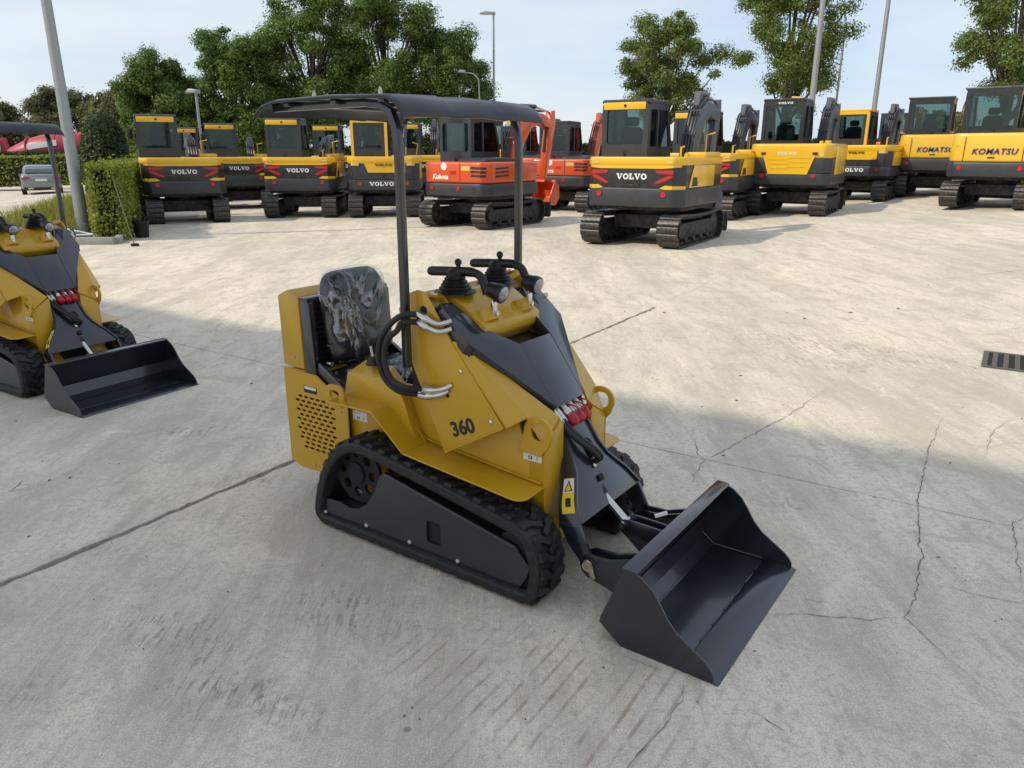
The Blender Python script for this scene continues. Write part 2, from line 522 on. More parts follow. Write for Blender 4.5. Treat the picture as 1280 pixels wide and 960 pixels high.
A_J = [-60.0, -29.0, -16.0, -3.14, 9.4, 22.0, 60.0]
B_J = [-40.0, -8.0, -0.05, 3.87, 7.72]
for bi in range(len(B_J) - 1):
    for ai in range(len(A_J) - 1):
        a0, a1, b0, b1 = A_J[ai], A_J[ai + 1], B_J[bi], B_J[bi + 1]
        ga0 = 0.019 if abs(a0 + 3.14) < .01 else 0.005
        ga1 = 0.019 if abs(a1 + 3.14) < .01 else 0.005
        gb0 = 0.0035; gb1 = 0.0035 if bi < 3 else 0.0025
        near = (-17 < a0 < 5 and bi >= 1)
        st = 0.035 if near else 2.0
        c = [ab(a0 + ga0, b0 + gb0), ab(a1 - ga1, b0 + gb0), ab(a1 - ga1, b1 - gb1), ab(a0 + ga0, b1 - gb1)]
        amps = [0.0013, 0.0052 if ga1 > .01 else .001, 0.0013, 0.0052 if ga0 > .01 else .001]
        pts = []
        for k in range(4):
            pts += jag(c[k], c[(k + 1) % 4], amps[k] if near else 0.0, st)
        n = len(pts)
        sl = MB()
        vs = [(p.x, p.y, 0.0) for p in pts] + [(p.x, p.y, -0.03) for p in pts]
        tri = tessellate_polygon([[Vector((p.x, p.y, 0)) for p in pts]])
        fs = [tuple(t) for t in tri] + [(i, i + n, (i + 1) % n + n, (i + 1) % n) for i in range(n)]
        sl.add(vs, fs)
        sl.build('concrete_slab', M_CONC, yard_o, smooth=0)

# cracks: thin uneven ribbons of open dark concrete
CRACKS = {
 'c1': ([(2.809, 4.635), (2.408, 4.07), (2.243, 3.782), (1.991, 3.381), (1.866, 3.109), (1.761, 2.893), (1.646, 2.701), (1.56, 2.557), (1.449, 2.415), (1.467, 2.281), (1.495, 2.13), (1.525, 2.024), (1.547, 1.959)], .0042),
 'c1b': ([(1.449, 2.415), (1.294, 2.4), (1.155, 2.42), (1.072, 2.435), (0.953, 2.435)], .003),
 'c1c': ([(1.615, 2.653), (1.758, 2.596), (1.85, 2.54), (1.973, 2.492), (2.3, 2.42)], .0026),
 'c2': ([(2.278, 5.222), (1.795, 4.635), (1.587, 4.427), (1.331, 4.157), (1.188, 4.009), (1.075, 3.904), (0.963, 3.667), (0.82, 3.444)], .0042),
 'c3': ([(0.584, 2.09), (0.531, 1.966), (0.454, 1.856), (0.375, 1.768), (0.319, 1.697), (.2, 1.55)], .0032),
 'c4': ([(2.483, 3.269), (2.311, 3.148), (2.202, 2.948), (2.065, 2.701), (1.984, 2.585)], .0034),
 'c5': ([(3.282, 4.635), (2.975, 4.371), (2.653, 3.938)], .003),
 'c6': ([(-2.9, 3.30), (-2.57, 3.463), (-2.49, 3.528), (-2.414, 3.606), (-2.339, 3.815)], .003),
 'c7': ([(1.088, 4.209), (1.054, 3.985), (1.075, 3.904)], .004),
 'c8': ([(0.383, 2.193), (0.432, 2.159), (0.48, 2.126)], .002),
 'c9': ([(1.106, 2.53), (1.194, 2.519), (1.242, 2.487)], .002),
 'c10': ([(-7.5, 13.9), (-5.77, 14.586), (-4.608, 15.201), (-3.131, 15.783), (-1.0, 16.7)], .012),
 'c11': ([(5.123, 9.696), (5.917, 9.957), (7.151, 10.401), (9.5, 11.1)], .007),
 'c12': ([(0.748, 1.916), (0.774, 1.882), (0.817, 1.833)], .0028),
 'c13': ([(-2.557, 3.636), (-2.532, 3.49)], .005),
 'c14': ([(1.34, 7.9), (2.2, 9.2), (3.0, 10.6), (4.1, 12.1)], .004),
 'c15': ([(-6.2, 10.4), (-4.4, 9.2), (-2.7, 8.7), (-1.0, 8.3)], .004),
}
for key, (pl, w) in CRACKS.items():
    pts = []
    for i in range(len(pl) - 1):
        p, q = Vector((*pl[i], 0)), Vector((*pl[i + 1], 0))
        pts += jag(p, q, 0.0045 if w < .006 else .012, 0.022 if w < .006 else .12)
    pts.append(Vector((*pl[-1], 0)))
    vs, fs = [], []
    n = len(pts)
    for i, p in enumerate(pts):
        d = (pts[min(n - 1, i + 1)] - pts[max(0, i - 1)]).normalized(); nn = Vector((-d.y, d.x, 0))
        taper = min(1.0, 0.15 + 3.0 * min(i, n - 1 - i) / n)
        ww = w * 0.5 * taper * rng.uniform(0.25, 1.35)
        z = zg(p.x, p.y) + (0.003 if zg(p.x, p.y) == 0 else 0.006)
        a, c = p + nn * ww, p - nn * ww
        vs += [(a.x, a.y, z), (c.x, c.y, z)]
    fs = [(2 * i, 2 * i + 1, 2 * i + 3, 2 * i + 2) for i in range(n - 1)]
    MB().add(vs, fs).build('crack', M_CRACK, yard_o, smooth=0, fix=False)

# small dark crumbs lying about
deb = MB()
def crumb(x, y, s):
    M = Matrix.Rotation(rng.uniform(0, 3), 3, 'Z')
    z0 = zg(x, y)
    vs = []
    for zz, k in ((0, 1.0), (0.55, 0.6)):
        for a in range(5):
            t = a * 2 * math.pi / 5 + rng.uniform(-.3, .3)
            p = M @ Vector((math.cos(t) * s * k * 1.5, math.sin(t) * s * k * .8, 0))
            vs.append((x + p.x, y + p.y, z0 + 0.001 + zz * s))
    deb.add(vs, [(4, 3, 2, 1, 0), (5, 6, 7, 8, 9)] + [(i, (i + 1) % 5, (i + 1) % 5 + 5, i + 5) for i in range(5)])
for _ in range(150):
    yy = rng.uniform(2.0, 16) ** 1.0
    xx = rng.uniform(-.75, .8) * yy
    crumb(xx, yy, rng.uniform(.002, .006) * (1 + yy * 0.05))
for _ in range(90):
    yy = rng.uniform(1.8, 5.0); crumb(rng.uniform(-.7, .75) * yy, yy, rng.uniform(.0015, .004))
for (x, y, s) in ((1.62, 7.9, .03), (1.75, 5.55, .02), (-1.93, 5.35, .016), (2.42, 3.86, .014), (-1.2, 6.05, .014), (1.55, 4.95, .018), (-2.42, 3.63, .014), (-2.33, 3.66, .016), (3.0, 7.6, .03), (3.6, 7.9, .03), (4.2, 8.1, .035)):
    crumb(x, y, s * .55)
tag(deb.build('stone_crumbs', M_CRACK, None), 'tiny dark crumbs and grit scattered over the concrete', 'grit', kind='stuff')

# drain grate in the gutter with its iron bars
gr = thing('drain_grate', 'rusty iron drain grate with bars set in the concrete gutter', 'drain', (4.06, 6.26, 0.0), R(-33))
MB().prism(rrect(-.02, 1.22, -.56, .02, .02), 0.004, 0.010, 'xy', holes=[list(reversed([(.02, -.52), (1.18, -.52), (1.18, -.02), (.02, -.02)]))]).build('frame', M_IRON, gr)
MB().box(.02, 1.18, -.52, -.02, .0035, .0042).build('sump', mat('sump_dark', (0.012, .012, .012), .9), gr, smooth=0)
for i in range(15):
    x = .05 + i * .078
    MB().box(x, x + .036, -.519, -.021, .0045, .0095).build('bar', M_IRON, gr, smooth=0)
kb = MB().box(4.72, 5.5, 6.32, 6.55, 0.002, .13).build('concrete_block', mat('kerb_concrete', (.36, .34, .29), .9, var=.25, scale=9, bump=.5), None, bevel=.012)
tag(kb, 'low rough concrete block lying beside the drain grate', 'concrete block')

# ------------------------------------------------------------------ open roof added behind the viewpoint to cast an unseen building's broad shade
SH_H = 7.43 / math.cos(R(57) - SHADOW_AZ) * math.tan(SUN_EL)
shade_caster = thing('added_shade_roof', 'unseen open steel shelter added so its flat roof shades the near yard', 'shelter', tuple(ab(-4, -3.0)), R(-33))
M_CLAD = mat('roof_cladding', (0.76, 0.76, 0.74), 0.5, var=0.06, scale=2)  # pale, so the added roof's underside bounces light into the shade
M_CLAD2 = mat('roof_trim', (0.16, 0.18, 0.20), 0.4, var=0.1)
MB().box(-34, 46, -4.7, 0, SH_H - .02, SH_H + .30).build('roof', M_CLAD, shade_caster, bevel=.02)
MB().box(-34.1, 46.1, 0.002, .07, SH_H - .35, SH_H + .02).build('eaves_trim', M_CLAD2, shade_caster, bevel=.02)
for i in range(11):
    x = -33 + i * 7.8
    MB().box(x - .1, x + .1, -4.65, -.01, SH_H - .40, SH_H - .03).build('roof_beam', M_CLAD2, shade_caster, bevel=.01)
    for y in (-4.4,):
        MB().box(x - .12, x + .12, y - .12, y + .12, 0, SH_H - .41).build('column', M_CLAD2, shade_caster, bevel=.01)
# ------------------------------------------------------------------ compact tracked loader
M_YEL = mat('loader_ochre_paint', (0.56, 0.315, 0.011), 0.36, var=0.06, scale=3.0, bump=0.03, bscale=160, coat=0.55, dust=0.02, spec=0.35)
M_GRY = mat('loader_slate_paint', (0.0100, 0.0128, 0.0215), 0.30, var=0.12, scale=4.0, bump=0.03, bscale=120, coat=0.85, dust=0.015, spec=0.45)
M_BLK = mat('black_plastic', (0.006, 0.006, 0.007), 0.42, var=0.15, scale=8, bump=0.08, bscale=120)
M_RUB = mat('track_rubber', (0.008, 0.008, 0.009), 0.55, var=0.3, scale=14, bump=0.25, bscale=90, dust=0.05)
M_DRK = mat('dark_inside', (0.010, 0.010, 0.011), 0.8, var=0.2)
M_CHR = mat('bright_steel', (0.62, 0.61, 0.58), 0.22, metal=1.0, var=0.08, scale=20)
M_ZNC = mat('zinc_bolt', (0.55, 0.50, 0.40), 0.35, metal=0.9, var=0.15, scale=20)
M_RED = mat('red_cap_plastic', (0.42, 0.012, 0.022), 0.35, var=0.12)
M_HOSE = mat('hose_rubber', (0.014, 0.014, 0.015), 0.42, var=0.2, scale=25, bump=0.6, bscale=260)
M_WHT = mat('sticker_white', (0.72, 0.72, 0.70), 0.4, var=0.04)
M_STY = mat('sticker_yellow', (0.80, 0.55, 0.02), 0.4, var=0.04)
M_BLKP = mat('black_print', (0.012, 0.012, 0.012), 0.5, var=0.05)
M_LENS = mat('lamp_lens', (0.35, 0.36, 0.38), 0.10, metal=0.6, var=0.3, scale=40)
M_FOAM = mat('seat_vinyl', (0.016, 0.016, 0.017), 0.45, var=0.15, bump=0.2, bscale=50)

def wrap_mat():
    m = bpy.data.materials.new('clear_plastic_wrap')
    m.use_nodes = True
    nt = m.node_tree; N, L = nt.nodes, nt.links
    N.clear()
    out = N.new('ShaderNodeOutputMaterial')
    tc = N.new('ShaderNodeTexCoord')
    mp = N.new('ShaderNodeMapping'); mp.inputs['Scale'].default_value = (1.0, 1.0, 0.55); mp.inputs['Rotation'].default_value = (0.3, 0.5, 0.2)
    L.new(tc.outputs['Object'], mp.inputs['Vector'])
    n = N.new('ShaderNodeTexNoise'); n.inputs['Scale'].default_value = 5.5; n.inputs['Detail'].default_value = 2; n.inputs['Distortion'].default_value = 1.2
    L.new(mp.outputs['Vector'], n.inputs['Vector'])
    ab_ = N.new('ShaderNodeMath'); ab_.operation = 'SUBTRACT'; ab_.inputs[1].default_value = 0.5; L.new(n.outputs['Fac'], ab_.inputs[0])
    a2 = N.new('ShaderNodeMath'); a2.operation = 'ABSOLUTE'; L.new(ab_.outputs['Value'], a2.inputs[0])
    ridge = N.new('ShaderNodeMapRange'); ridge.inputs['From Min'].default_value = 0.0; ridge.inputs['From Max'].default_value = 0.085
    ridge.inputs['To Min'].default_value = 1.0; ridge.inputs['To Max'].default_value = 0.0
    L.new(a2.outputs['Value'], ridge.inputs['Value'])
    bp = N.new('ShaderNodeBump'); bp.inputs['Strength'].default_value = 0.9; bp.inputs['Distance'].default_value = 0.02
    L.new(ridge.outputs['Result'], bp.inputs['Height'])
    tr = N.new('ShaderNodeBsdfTransparent'); tr.inputs['Color'].default_value = (0.93, 0.95, 0.96, 1)
    gl = N.new('ShaderNodeBsdfGlossy'); gl.inputs['Roughness'].default_value = 0.16; gl.inputs['Color'].default_value = (0.9, 0.93, 0.95, 1)
    L.new(bp.outputs['Normal'], gl.inputs['Normal'])
    df = N.new('ShaderNodeBsdfDiffuse'); df.inputs['Color'].default_value = (0.55, 0.58, 0.60, 1); L.new(bp.outputs['Normal'], df.inputs['Normal'])
    m1 = N.new('ShaderNodeMixShader'); m1.inputs['Fac'].default_value = 0.15
    L.new(gl.outputs['BSDF'], m1.inputs[1]); L.new(df.outputs['BSDF'], m1.inputs[2])
    fac = N.new('ShaderNodeMapRange'); fac.inputs['To Min'].default_value = 0.07; fac.inputs['To Max'].default_value = 0.30  # wrinkle highlights put in as paler, more opaque streaks
    L.new(ridge.outputs['Result'], fac.inputs['Value'])
    m2 = N.new('ShaderNodeMixShader'); L.new(fac.outputs['Result'], m2.inputs['Fac'])
    L.new(tr.outputs['BSDF'], m2.inputs[1]); L.new(m1.outputs['Shader'], m2.inputs[2])
    L.new(m2.outputs['Shader'], out.inputs['Surface'])
    return m
M_WRAP = wrap_mat()

def rubber_track(sgn):
    """belt with chunky staggered lugs around a tall rear sprocket and low front idler"""
    y0, y1 = 0.25, 0.435
    pts = [(-1.84, 0), (-1.895, .012), (-1.93, .06), (-1.905, .178), (-1.847, .311), (-1.775, .40), (-1.714, .445), (-1.64, .468), (-1.565, .470),
           (-1.36, .441), (-1.107, .40), (-.875, .359), (-.775, .336), (-.718, .302), (-.687, .245), (-.668, .161), (-.676, .078), (-.705, .022), (-.765, 0),
           (-1.1, 0), (-1.5, 0)]
    sm = catmull([(p[0], 0, p[1]) for p in pts], 6, True)
    NS = 220
    loop, per = resample(sm, NS)
    cx, cz = -1.3, .2
    nrm = []
    for i in range(NS):
        t = (loop[(i + 1) % NS] - loop[i - 1]).normalized()
        n = Vector((t.z, 0, -t.x))
        if n.dot(loop[i] - Vector((cx, 0, cz))) < 0: n = -n
        nrm.append(n)
    mb = MB()
    prof = [(y0 + .010, -.012), (y1 - .010, -.012), (y1 - .003, -.015), (y1, -.021), (y1 - .002, -.027), (y1, -.034), (y1, -.050), (y1 - .006, -.056), (y0 + .006, -.056), (y0, -.050), (y0, -.021)]
    vs, fs = [], []
    for i in range(NS):
        for (y, d) in prof:
            p = loop[i] + nrm[i] * d
            vs.append((p.x, sgn * y, p.z))
    k = len(prof)
    for i in range(NS):
        j = (i + 1) % NS
        for q in range(k):
            q2 = (q + 1) % k
            fs.append((i * k + q, i * k + q2, j * k + q2, j * k + q))
    mb.add(vs, fs)
    def at(s, h):
        s = (s % per) / per * NS
        i = int(s) % NS; t = s - int(s)
        p = loop[i].lerp(loop[(i + 1) % NS], t); n = nrm[i].lerp(nrm[(i + 1) % NS], t)
        return p + n * h
    NP = 42
    pit = per / NP
    lug = [(.02, .0), (.50, .0), (.58, .22), (.86, .40), (.98, .56), (.60, .58), (.42, .40), (.10, .24)]
    for i in range(NP):
        for half in (0, 1):
            off = (i + .5 * half) * pit
            cs = sum(p[0] for p in lug) / len(lug); cw = sum(p[1] for p in lug) / len(lug)
            vs = []
            for h, kk in ((-.016, 1.10), (.003, .74)):
                for (s, w) in lug:
                    ss = cs + (s - cs) * kk; ww = cw + (w - cw) * (1 if h < 0 else .90)
                    ww = max(-.02, ww)
                    y = y1 - .014 - ww * (y1 - y0 - .026) if half == 0 else y0 + .014 + ww * (y1 - y0 - .026)
                    p = at(off + ss * pit * 1.15, h)
                    vs.append((p.x, sgn * y, p.z))
            n = len(lug)
            mb.add(vs, [tuple(range(n)), tuple(range(2 * n - 1, n - 1, -1))] + [(a, (a + 1) % n, (a + 1) % n + n, a + n) for a in range(n)])
    return mb

def make_loader():
    root = thing('compact_loader', '', 'loader')
    # --- tracks
    for s in (-1, 1):
        belt = rubber_track(s).build('track', M_RUB, root, smooth=50)
        fy0, fy1 = s * .27, s * .412
        frame = [(-1.885, .036), (-1.885, .115), (-1.865, .132), (-1.76, .142), (-1.70, .130), (-1.645, .14), (-1.59, .18), (-1.545, .24), (-1.50, .335), (-1.475, .357),
                 (-.80, .232), (-.735, .16), (-.745, .12), (-.785, .052), (-1.131, .048)]
        hole = rrect(-1.245, -1.168, .108, .208, .014, 2)
        MB().prism(frame, fy1 - s * .012, fy1, 'xz', holes=[hole]).build('side_frame', M_GRY, belt, smooth=30)
        MB().prism([(-1.80, .06), (-1.80, .12), (-1.52, .15), (-1.45, .32), (-.82, .21), (-.77, .14), (-.80, .06)], fy0, fy1 - s * .013, 'xz').build('frame_core', M_DRK, belt, smooth=30)
        MB().plate([(-1.475, fy1 + s * .001, .352), (-.802, fy1 + s * .001, .228), (-.802, fy1 - s * .02, .222), (-1.475, fy1 - s * .02, .345)], .004).build('frame_edge', M_GRY, belt)
        # sprocket with round openings
        sp = [(-1.682 + .142 * math.cos(a), .292 + .142 * math.sin(a)) for a in [2 * math.pi * i / 30 for i in range(30)]]
        hs = []
        for k in range(8):
            a = 2 * math.pi * k / 8
            hs.append([(-1.682 + .092 * math.cos(a) + .024 * math.cos(t), .292 + .092 * math.sin(a) + .024 * math.sin(t)) for t in [2 * math.pi * i / 10 for i in range(10)]])
        MB().prism(sp, s * .355, s * .372, 'xz', holes=hs).build('sprocket', M_DRK, belt, smooth=30)
        MB().lathe([(.05, 0), (.05, .03), (.02, .035)], (-1.682, s * .355, .292), (Vector((0, s, 0)), Vector((1, 0, 0)), Vector((0, 0, 1))), 16).build('hub', M_DRK, belt)
        MB().lathe([(.122, 0), (.122, .012)], (-1.682, s * .30, .292), (Vector((0, s, 0)), Vector((1, 0, 0)), Vector((0, 0, 1))), 20).build('motor_flange', M_YEL, belt)
        for (x, z) in ((-1.864, .064), (-1.598, .075), (-1.341, .075), (-1.08, .074)):
            MB().lathe([(.011, 0), (.011, .006), (.006, .010)], (x, fy1, z), (Vector((0, s, 0)), Vector((1, 0, 0)), Vector((0, 0, 1))), 6).build('bolt', M_ZNC, belt)
        for x in (-1.598, -1.341, -1.08):
            MB().lathe([(.042, -.05), (.045, -.04), (.045, .04), (.042, .05)], (x, s * .35, .085), 'y', 16).build('roller', M_DRK, belt)
        MB().lathe([(.10, -.05), (.115, -.04), (.115, .04), (.10, .05)], (-.812, s * .345, .155), 'y', 22).build('idler_wheel', M_DRK, belt)
    # --- chassis
    MB().box(-1.95, -.82, -.232, .232, .11, .40).build('chassis', M_DRK, root, bevel=.01)
    for s in (-1, 1):
        wall = [(-1.86, .19), (-1.86, .565), (-1.70, .60), (-1.50, .70), (-.93, .70), (-.885, .585), (-.788, .575), (-.788, .19)]
        MB().prism(wall, s * .223, s * .235, 'xz').build('side_wall', M_YEL, root, bevel=.002)
        # front post
        MB().prism([(s * .235, .245), (s * .235, .578), (s * .11, .648), (s * .11, .245)], -.86, -.784, 'yz').build('front_post', M_YEL, root, bevel=.004)
        MB().prism([(-.90, .245), (-.783, .244), (-.74, .215), (-.745, .165), (-.90, .14)], s * .105, s * .225, 'xz').build('front_foot', M_YEL, root, bevel=.004)
        # fender: one folded plate stepping down over the track
        fp = [(-1.82, .605), (-1.545, .612), (-1.372, .466), (-.84, .417)]
        fd = MB()
        for i in range(3):
            (x0, z0), (x1, z1) = fp[i], fp[i + 1]
            yi0 = .29 if i == 0 else (.27 if i == 1 else .236)
            yi1 = .27 if i == 0 else .236
            if i < 2:
                fd.plate([(x0, s * .402, z0), (x1, s * .402, z1), (x1, s * yi1, z1), (x0, s * yi0, z0)], s * -.007)
            else:
                q = [(x0, s * .402, z0)]
                cxx = -.83
                for k in range(7):
                    a = R(90 - 90 * k / 6)
                    xx = cxx + .05 * math.cos(a); yy = .352 + .05 * math.sin(a)
                    q.append((xx, s * yy, z0 + (xx - x0) * (z1 - z0) / (x1 - x0)))
                q += [(-.784, s * .236, z0 + (-.784 - x0) * (z1 - z0) / (x1 - x0)), (x0, s * .236, z0)]
                fd.plate(q, s * -.007)
        fo = fd.build('fender', M_YEL, root, bevel=.0015, seg=1)
        # weld beads where fender meets wall
        MB().tube([(-1.80, s * .293, .611), (-1.55, s * .273, .618), (-1.385, s * .242, .478), (-.80, s * .239, .422)], .005, 6).build('weld_seam', M_YEL, fo)
        # rear tie-down eye
        eye = rrect(-1.865, -1.745, .565, .672, .045, 4)
        eh = rrect(-1.835, -1.775, .605, .645, .018, 3)
        MB().prism(eye, s * .352, s * .366, 'xz', holes=[eh]).build('rear_eye', M_YEL, root, bevel=.002, seg=1)
        # armrest console box beside the seat
        bx = MB()
        A = [(-1.82, .602), (-1.79, .715), (-1.53, .718), (-1.46, .66), (-1.40, .49), (-1.55, .608)]
        Bp = [(-1.80, .602), (-1.745, .765), (-1.575, .765), (-1.50, .70), (-1.40, .49), (-1.55, .608)]
        bx.prism(A, s * .296, s * .225, 'xz', b_poly=Bp)
        bx.build('armrest_box', M_YEL, root, bevel=.005)
        # front lifting eye
        lug = [(-.90, .54), (-.876, .625)] + [(-.812 + .064 * math.cos(R(a)), .632 + .060 * math.sin(R(a))) for a in range(165, -31, -15)] + [(-.765, .578), (-.80, .535)]
        lh = rrect(-.842, -.776, .598, .668, .028, 3)
        MB().prism(lug, s * .2365, s * .2505, 'xz', holes=[lh]).build('lifting_eye', M_YEL, root, bevel=.002, seg=1)
        for (x, z) in ((-.835, .345), (-.870, .350), (-1.30, .52)):
            MB().lathe([(.006, 0), (.006, .004)], (x, s * .235, z), (Vector((0, s, 0)), Vector((1, 0, 0)), Vector((0, 0, 1))), 8).build('bolt', M_ZNC, root)
        MB().tube([(-1.372, s * .260, .470), (-1.405, s * .262, .515), (-1.52, s * .285, .612)], .004, 6).build('weld_bead', M_YEL, root)
        MB().tube([(-.786, s * .236, .26), (-.786, s * .236, .57)], .0035, 6).build('weld_bead', M_YEL, root)
        MB().tube([(-.786, s * .110, .26), (-.786, s * .110, .64)], .0035, 6).build('weld_bead', M_YEL, root)
        MB().tube([(-.86, s * .108, .2465), (-.7825, s * .108, .2465), (-.7825, s * .236, .2465)], .004, 6).build('weld_bead', M_YEL, root)
    # --- rear housing
    hous = MB().box(-2.255, -1.865, -.242, .242, .16, .64).build('rear_housing', M_DRK, root)
    side = [(-2.273, .654), (-2.266, .177), (-2.202, .150), (-1.842, .168), (-1.842, .560), (-1.93, .585), (-2.044, .649)]
    for s in (-1, 1):
        slots = []
        for r_ in range(12):
            z = .262 + r_ * .0235
            xs = -2.205 + (.022 if r_ % 2 else 0) + max(0, 3 - r_) * .012
            for c in range(7):
                x = xs + c * .041
                if x + .028 < -1.925 - (0.03 if r_ < 2 else 0):
                    slots.append(rrect(x, x + .030, z, z + .0120, .0055, 2))
        MB().prism(side, s * .256, s * .262, 'xz', holes=slots).build('perforated_panel', M_YEL, hous, smooth=30)
        for (x, z) in ((-1.888, .545), (-1.888, .50), (-2.10, .185)):
            MB().lathe([(.006, 0), (.006, .004)], (x, s * .262, z), (Vector((0, s, 0)), Vector((1, 0, 0)), Vector((0, 0, 1))), 8).build('bolt', M_ZNC, hous)
        MB().prism(rrect(-2.135, -2.045, .553, .586, .003, 1), s * .2622, s * .2632, 'xz').build('name_plate', M_BLKP, hous, smooth=0)
        MB().prism(rrect(-2.130, -2.050, .570, .584, .002, 1), s * .2633, s * .2638, 'xz').build('plate_print', M_WHT, hous, smooth=0)
    MB().box(-2.275, -2.268, -.262, .262, .17, .655).build('rear_panel', M_YEL, hous, bevel=.002)
    MB().box(-2.27, -2.05, -.255, .255, .648, .655).build('top_panel', M_YEL, hous, bevel=.002)
    # --- upper rear hood, radiator frame, brackets
    MB().prism([(-2.268, .668), (-2.272, 1.003), (-2.20, 1.035), (-2.128, 1.006), (-2.122, .664)], -.262, .262, 'xz').build('rear_hood', M_YEL, root, bevel=.006)
    for s in (-1, 1):
        for x in (-2.19, -2.155):
            MB().lathe([(.007, 0), (.007, .004)], (x, s * .262, .715), (Vector((0, s, 0)), Vector((1, 0, 0)), Vector((0, 0, 1))), 8).build('bolt', M_ZNC, root)
    rad = MB().box(-2.118, -2.085, -.23, .23, .62, 1.0).build('radiator', M_DRK, root)
    for i in range(14):
        MB().box(-2.084, -2.080, -.22, .22, .645 + i * .025, .652 + i * .025).build('radiator_fin', M_BLK, rad, smooth=0)
    for s in (-1, 1):
        MB().prism([(-2.12, .60), (-2.122, 1.0), (-2.085, 1.005), (-2.06, .985), (-2.045, .66), (-2.06, .60)], s * .225, s * .258, 'xz').build('frame_upright', M_GRY, root, bevel=.004)
        MB().prism([(-2.055, .655), (-2.03, .71), (-1.865, .615), (-1.865, .555), (-1.90, .555)], s * .225, s * .25, 'xz').build('frame_bracket', M_GRY, root, bevel=.004)
    MB().box(-2.12, -2.07, -.258, .258, .985, 1.008).build('frame_top', M_GRY, root, bevel=.004)
    MB().box(-1.95, -1.40, -.22, .22, .40, .60).build('floor_pan', M_DRK, root)
    for (x, y, z) in ((-2.03, -.19, .78), (-2.02, -.205, .70), (-2.0, -.20, .655)):
        MB().cyl((x, y, z), (x + .03, y, z), .012, 8).build('fitting', M_CHR, root)
    # --- seat in its plastic wrap
    seat = thing_part('seat', root)
    def cushion(w, h, t, n=10):
        """rounded pad in local x(width) y(height), bulging +z"""
        vs, fs = [], []
        for j in range(n + 1):
            for i in range(n + 1):
                u, v = i / n * 2 - 1, j / n * 2 - 1
                r = max(abs(u), abs(v))
                x, y = u, v
                d = math.sqrt(max(1e-9, u * u + v * v))
                if r > 0: # squircle
                    k = (abs(u) ** 5 + abs(v) ** 5) ** (1 / 5) / r
                    x, y = u / max(1, k) if k > 1 else u, v / max(1, k) if k > 1 else v
                e = (1 - min(1, r) ** 6) ** .5
                groove = .08 * math.exp(-((v - .22) / .07) ** 2) * (1 if abs(u) < .62 else 0) + .10 * math.exp(-((abs(u) - .62) / .06) ** 2)
                vs.append((x * w / 2, y * h / 2, t * (.25 + .75 * e) * (1 - groove)))
        m = n + 1
        for j in range(n):
            for i in range(n):
                fs.append((j * m + i, j * m + i + 1, (j + 1) * m + i + 1, (j + 1) * m + i))
        o = len(vs)
        vs += [(x, y, 0) for (x, y, z) in vs[:]]
        bd = [i for i in range(m)] + [j * m + n for j in range(1, m)] + [n * m + i for i in range(n - 1, -1, -1)] + [j * m for j in range(n - 1, 0, -1)]
        for a in range(len(bd)):
            c = (a + 1) % len(bd)
            fs.append((bd[a], bd[c], bd[c] + o, bd[a] + o))
        for j in range(n):
            for i in range(n):
                fs.append((o + j * m + i, o + (j + 1) * m + i, o + (j + 1) * m + i + 1, o + j * m + i + 1))
        return vs, fs
    MBk = frame_M((-2.045, 0, .90), (0, 1, 0), (-.14, 0, 1))
    MSe = frame_M((-1.78, 0, .62), (0, -1, 0), (1, 0, .10))
    for (nm, M, w, h, t) in (('backrest', MBk, .375, .43, .08), ('cushion', MSe, .39, .42, .085)):
        for grow, mname, mm in ((0, nm, M_FOAM), (1, 'plastic_wrap', M_WRAP)):
            vs, fs = cushion(w + .014 * grow, h + .02 * grow, t + .012 * grow, 14 if not grow else 26)
            out = []
            for (x, y, z) in vs:
                if grow:
                    z += .004 * math.sin(x * 38 + 6 * math.sin(y * 17)) * math.sin(y * 31 + x * 21) - .003
                    x += .002 * math.sin(y * 40); y += .002 * math.sin(x * 40)
                out.append(M @ Vector((x, y, z)))
            ob = MB().add(out, fs).build(mname, mm, seat, smooth=60)
    MB().box(-2.09, -2.05, -.06, .06, .55, .80).build('seat_bracket', M_BLK, seat, bevel=.005)
    # small levers on the armrest boxes
    for s in (-1, 1):
        lv = MB().lathe([(.032, 0), (.030, .008), (.016, .03), (.012, .036)], (-1.66, s * .262, .765), 'z', 14).build('lever_boot', M_BLK, root)
        MB().tube([(-1.66, s * .262, .80), (-1.67, s * .262, .85)], .005, 6).build('lever', M_CHR, lv)
        MB().lathe([(.004, 0), (.011, .006), (.012, .02), (.006, .032)], (-1.67, s * .262, .845), 'z', 10).build('knob', M_BLK, lv)
    # --- tower: side plates, inner plates, bevelled front panels
    tw = [(-1.419, 1.052), (-1.355, 1.122), (-1.318, 1.136), (-1.28, 1.131), (-1.135, .930), (-.905, .655), (-1.200, .489), (-1.376, .878)]
    for s in (-1, 1):
        pl = MB().prism(tw, s * .327, s * .339, 'xz').build('tower_plate', M_YEL, root, bevel=.003)
        for (x, z) in ((-1.105, .845), (-.962, .67)):
            MB().lathe([(.010, 0), (.010, .005), (.005, .008)], (x, s * .339, z), (Vector((0, s, 0)), Vector((1, 0, 0)), Vector((0, 0, 1))), 6).build('bolt', M_CHR, pl)
        for (x, z, r_) in ((-1.175, .735, .009), (-1.285, 1.06, .018)):
            MB().lathe([(r_, 0), (r_, .0015)], (x, s * .339, z), (Vector((0, s, 0)), Vector((1, 0, 0)), Vector((0, 0, 1))), 12).build('port', M_DRK, pl)
        tin = [(-1.40, 1.04), (-1.34, 1.105), (-1.285, 1.105), (-1.17, .95), (-1.06, .80), (-1.20, .60), (-1.376, .80)]
        MB().prism(tin, s * .214, s * .224, 'xz').build('tower_inner_plate', M_YEL, root, bevel=.003)
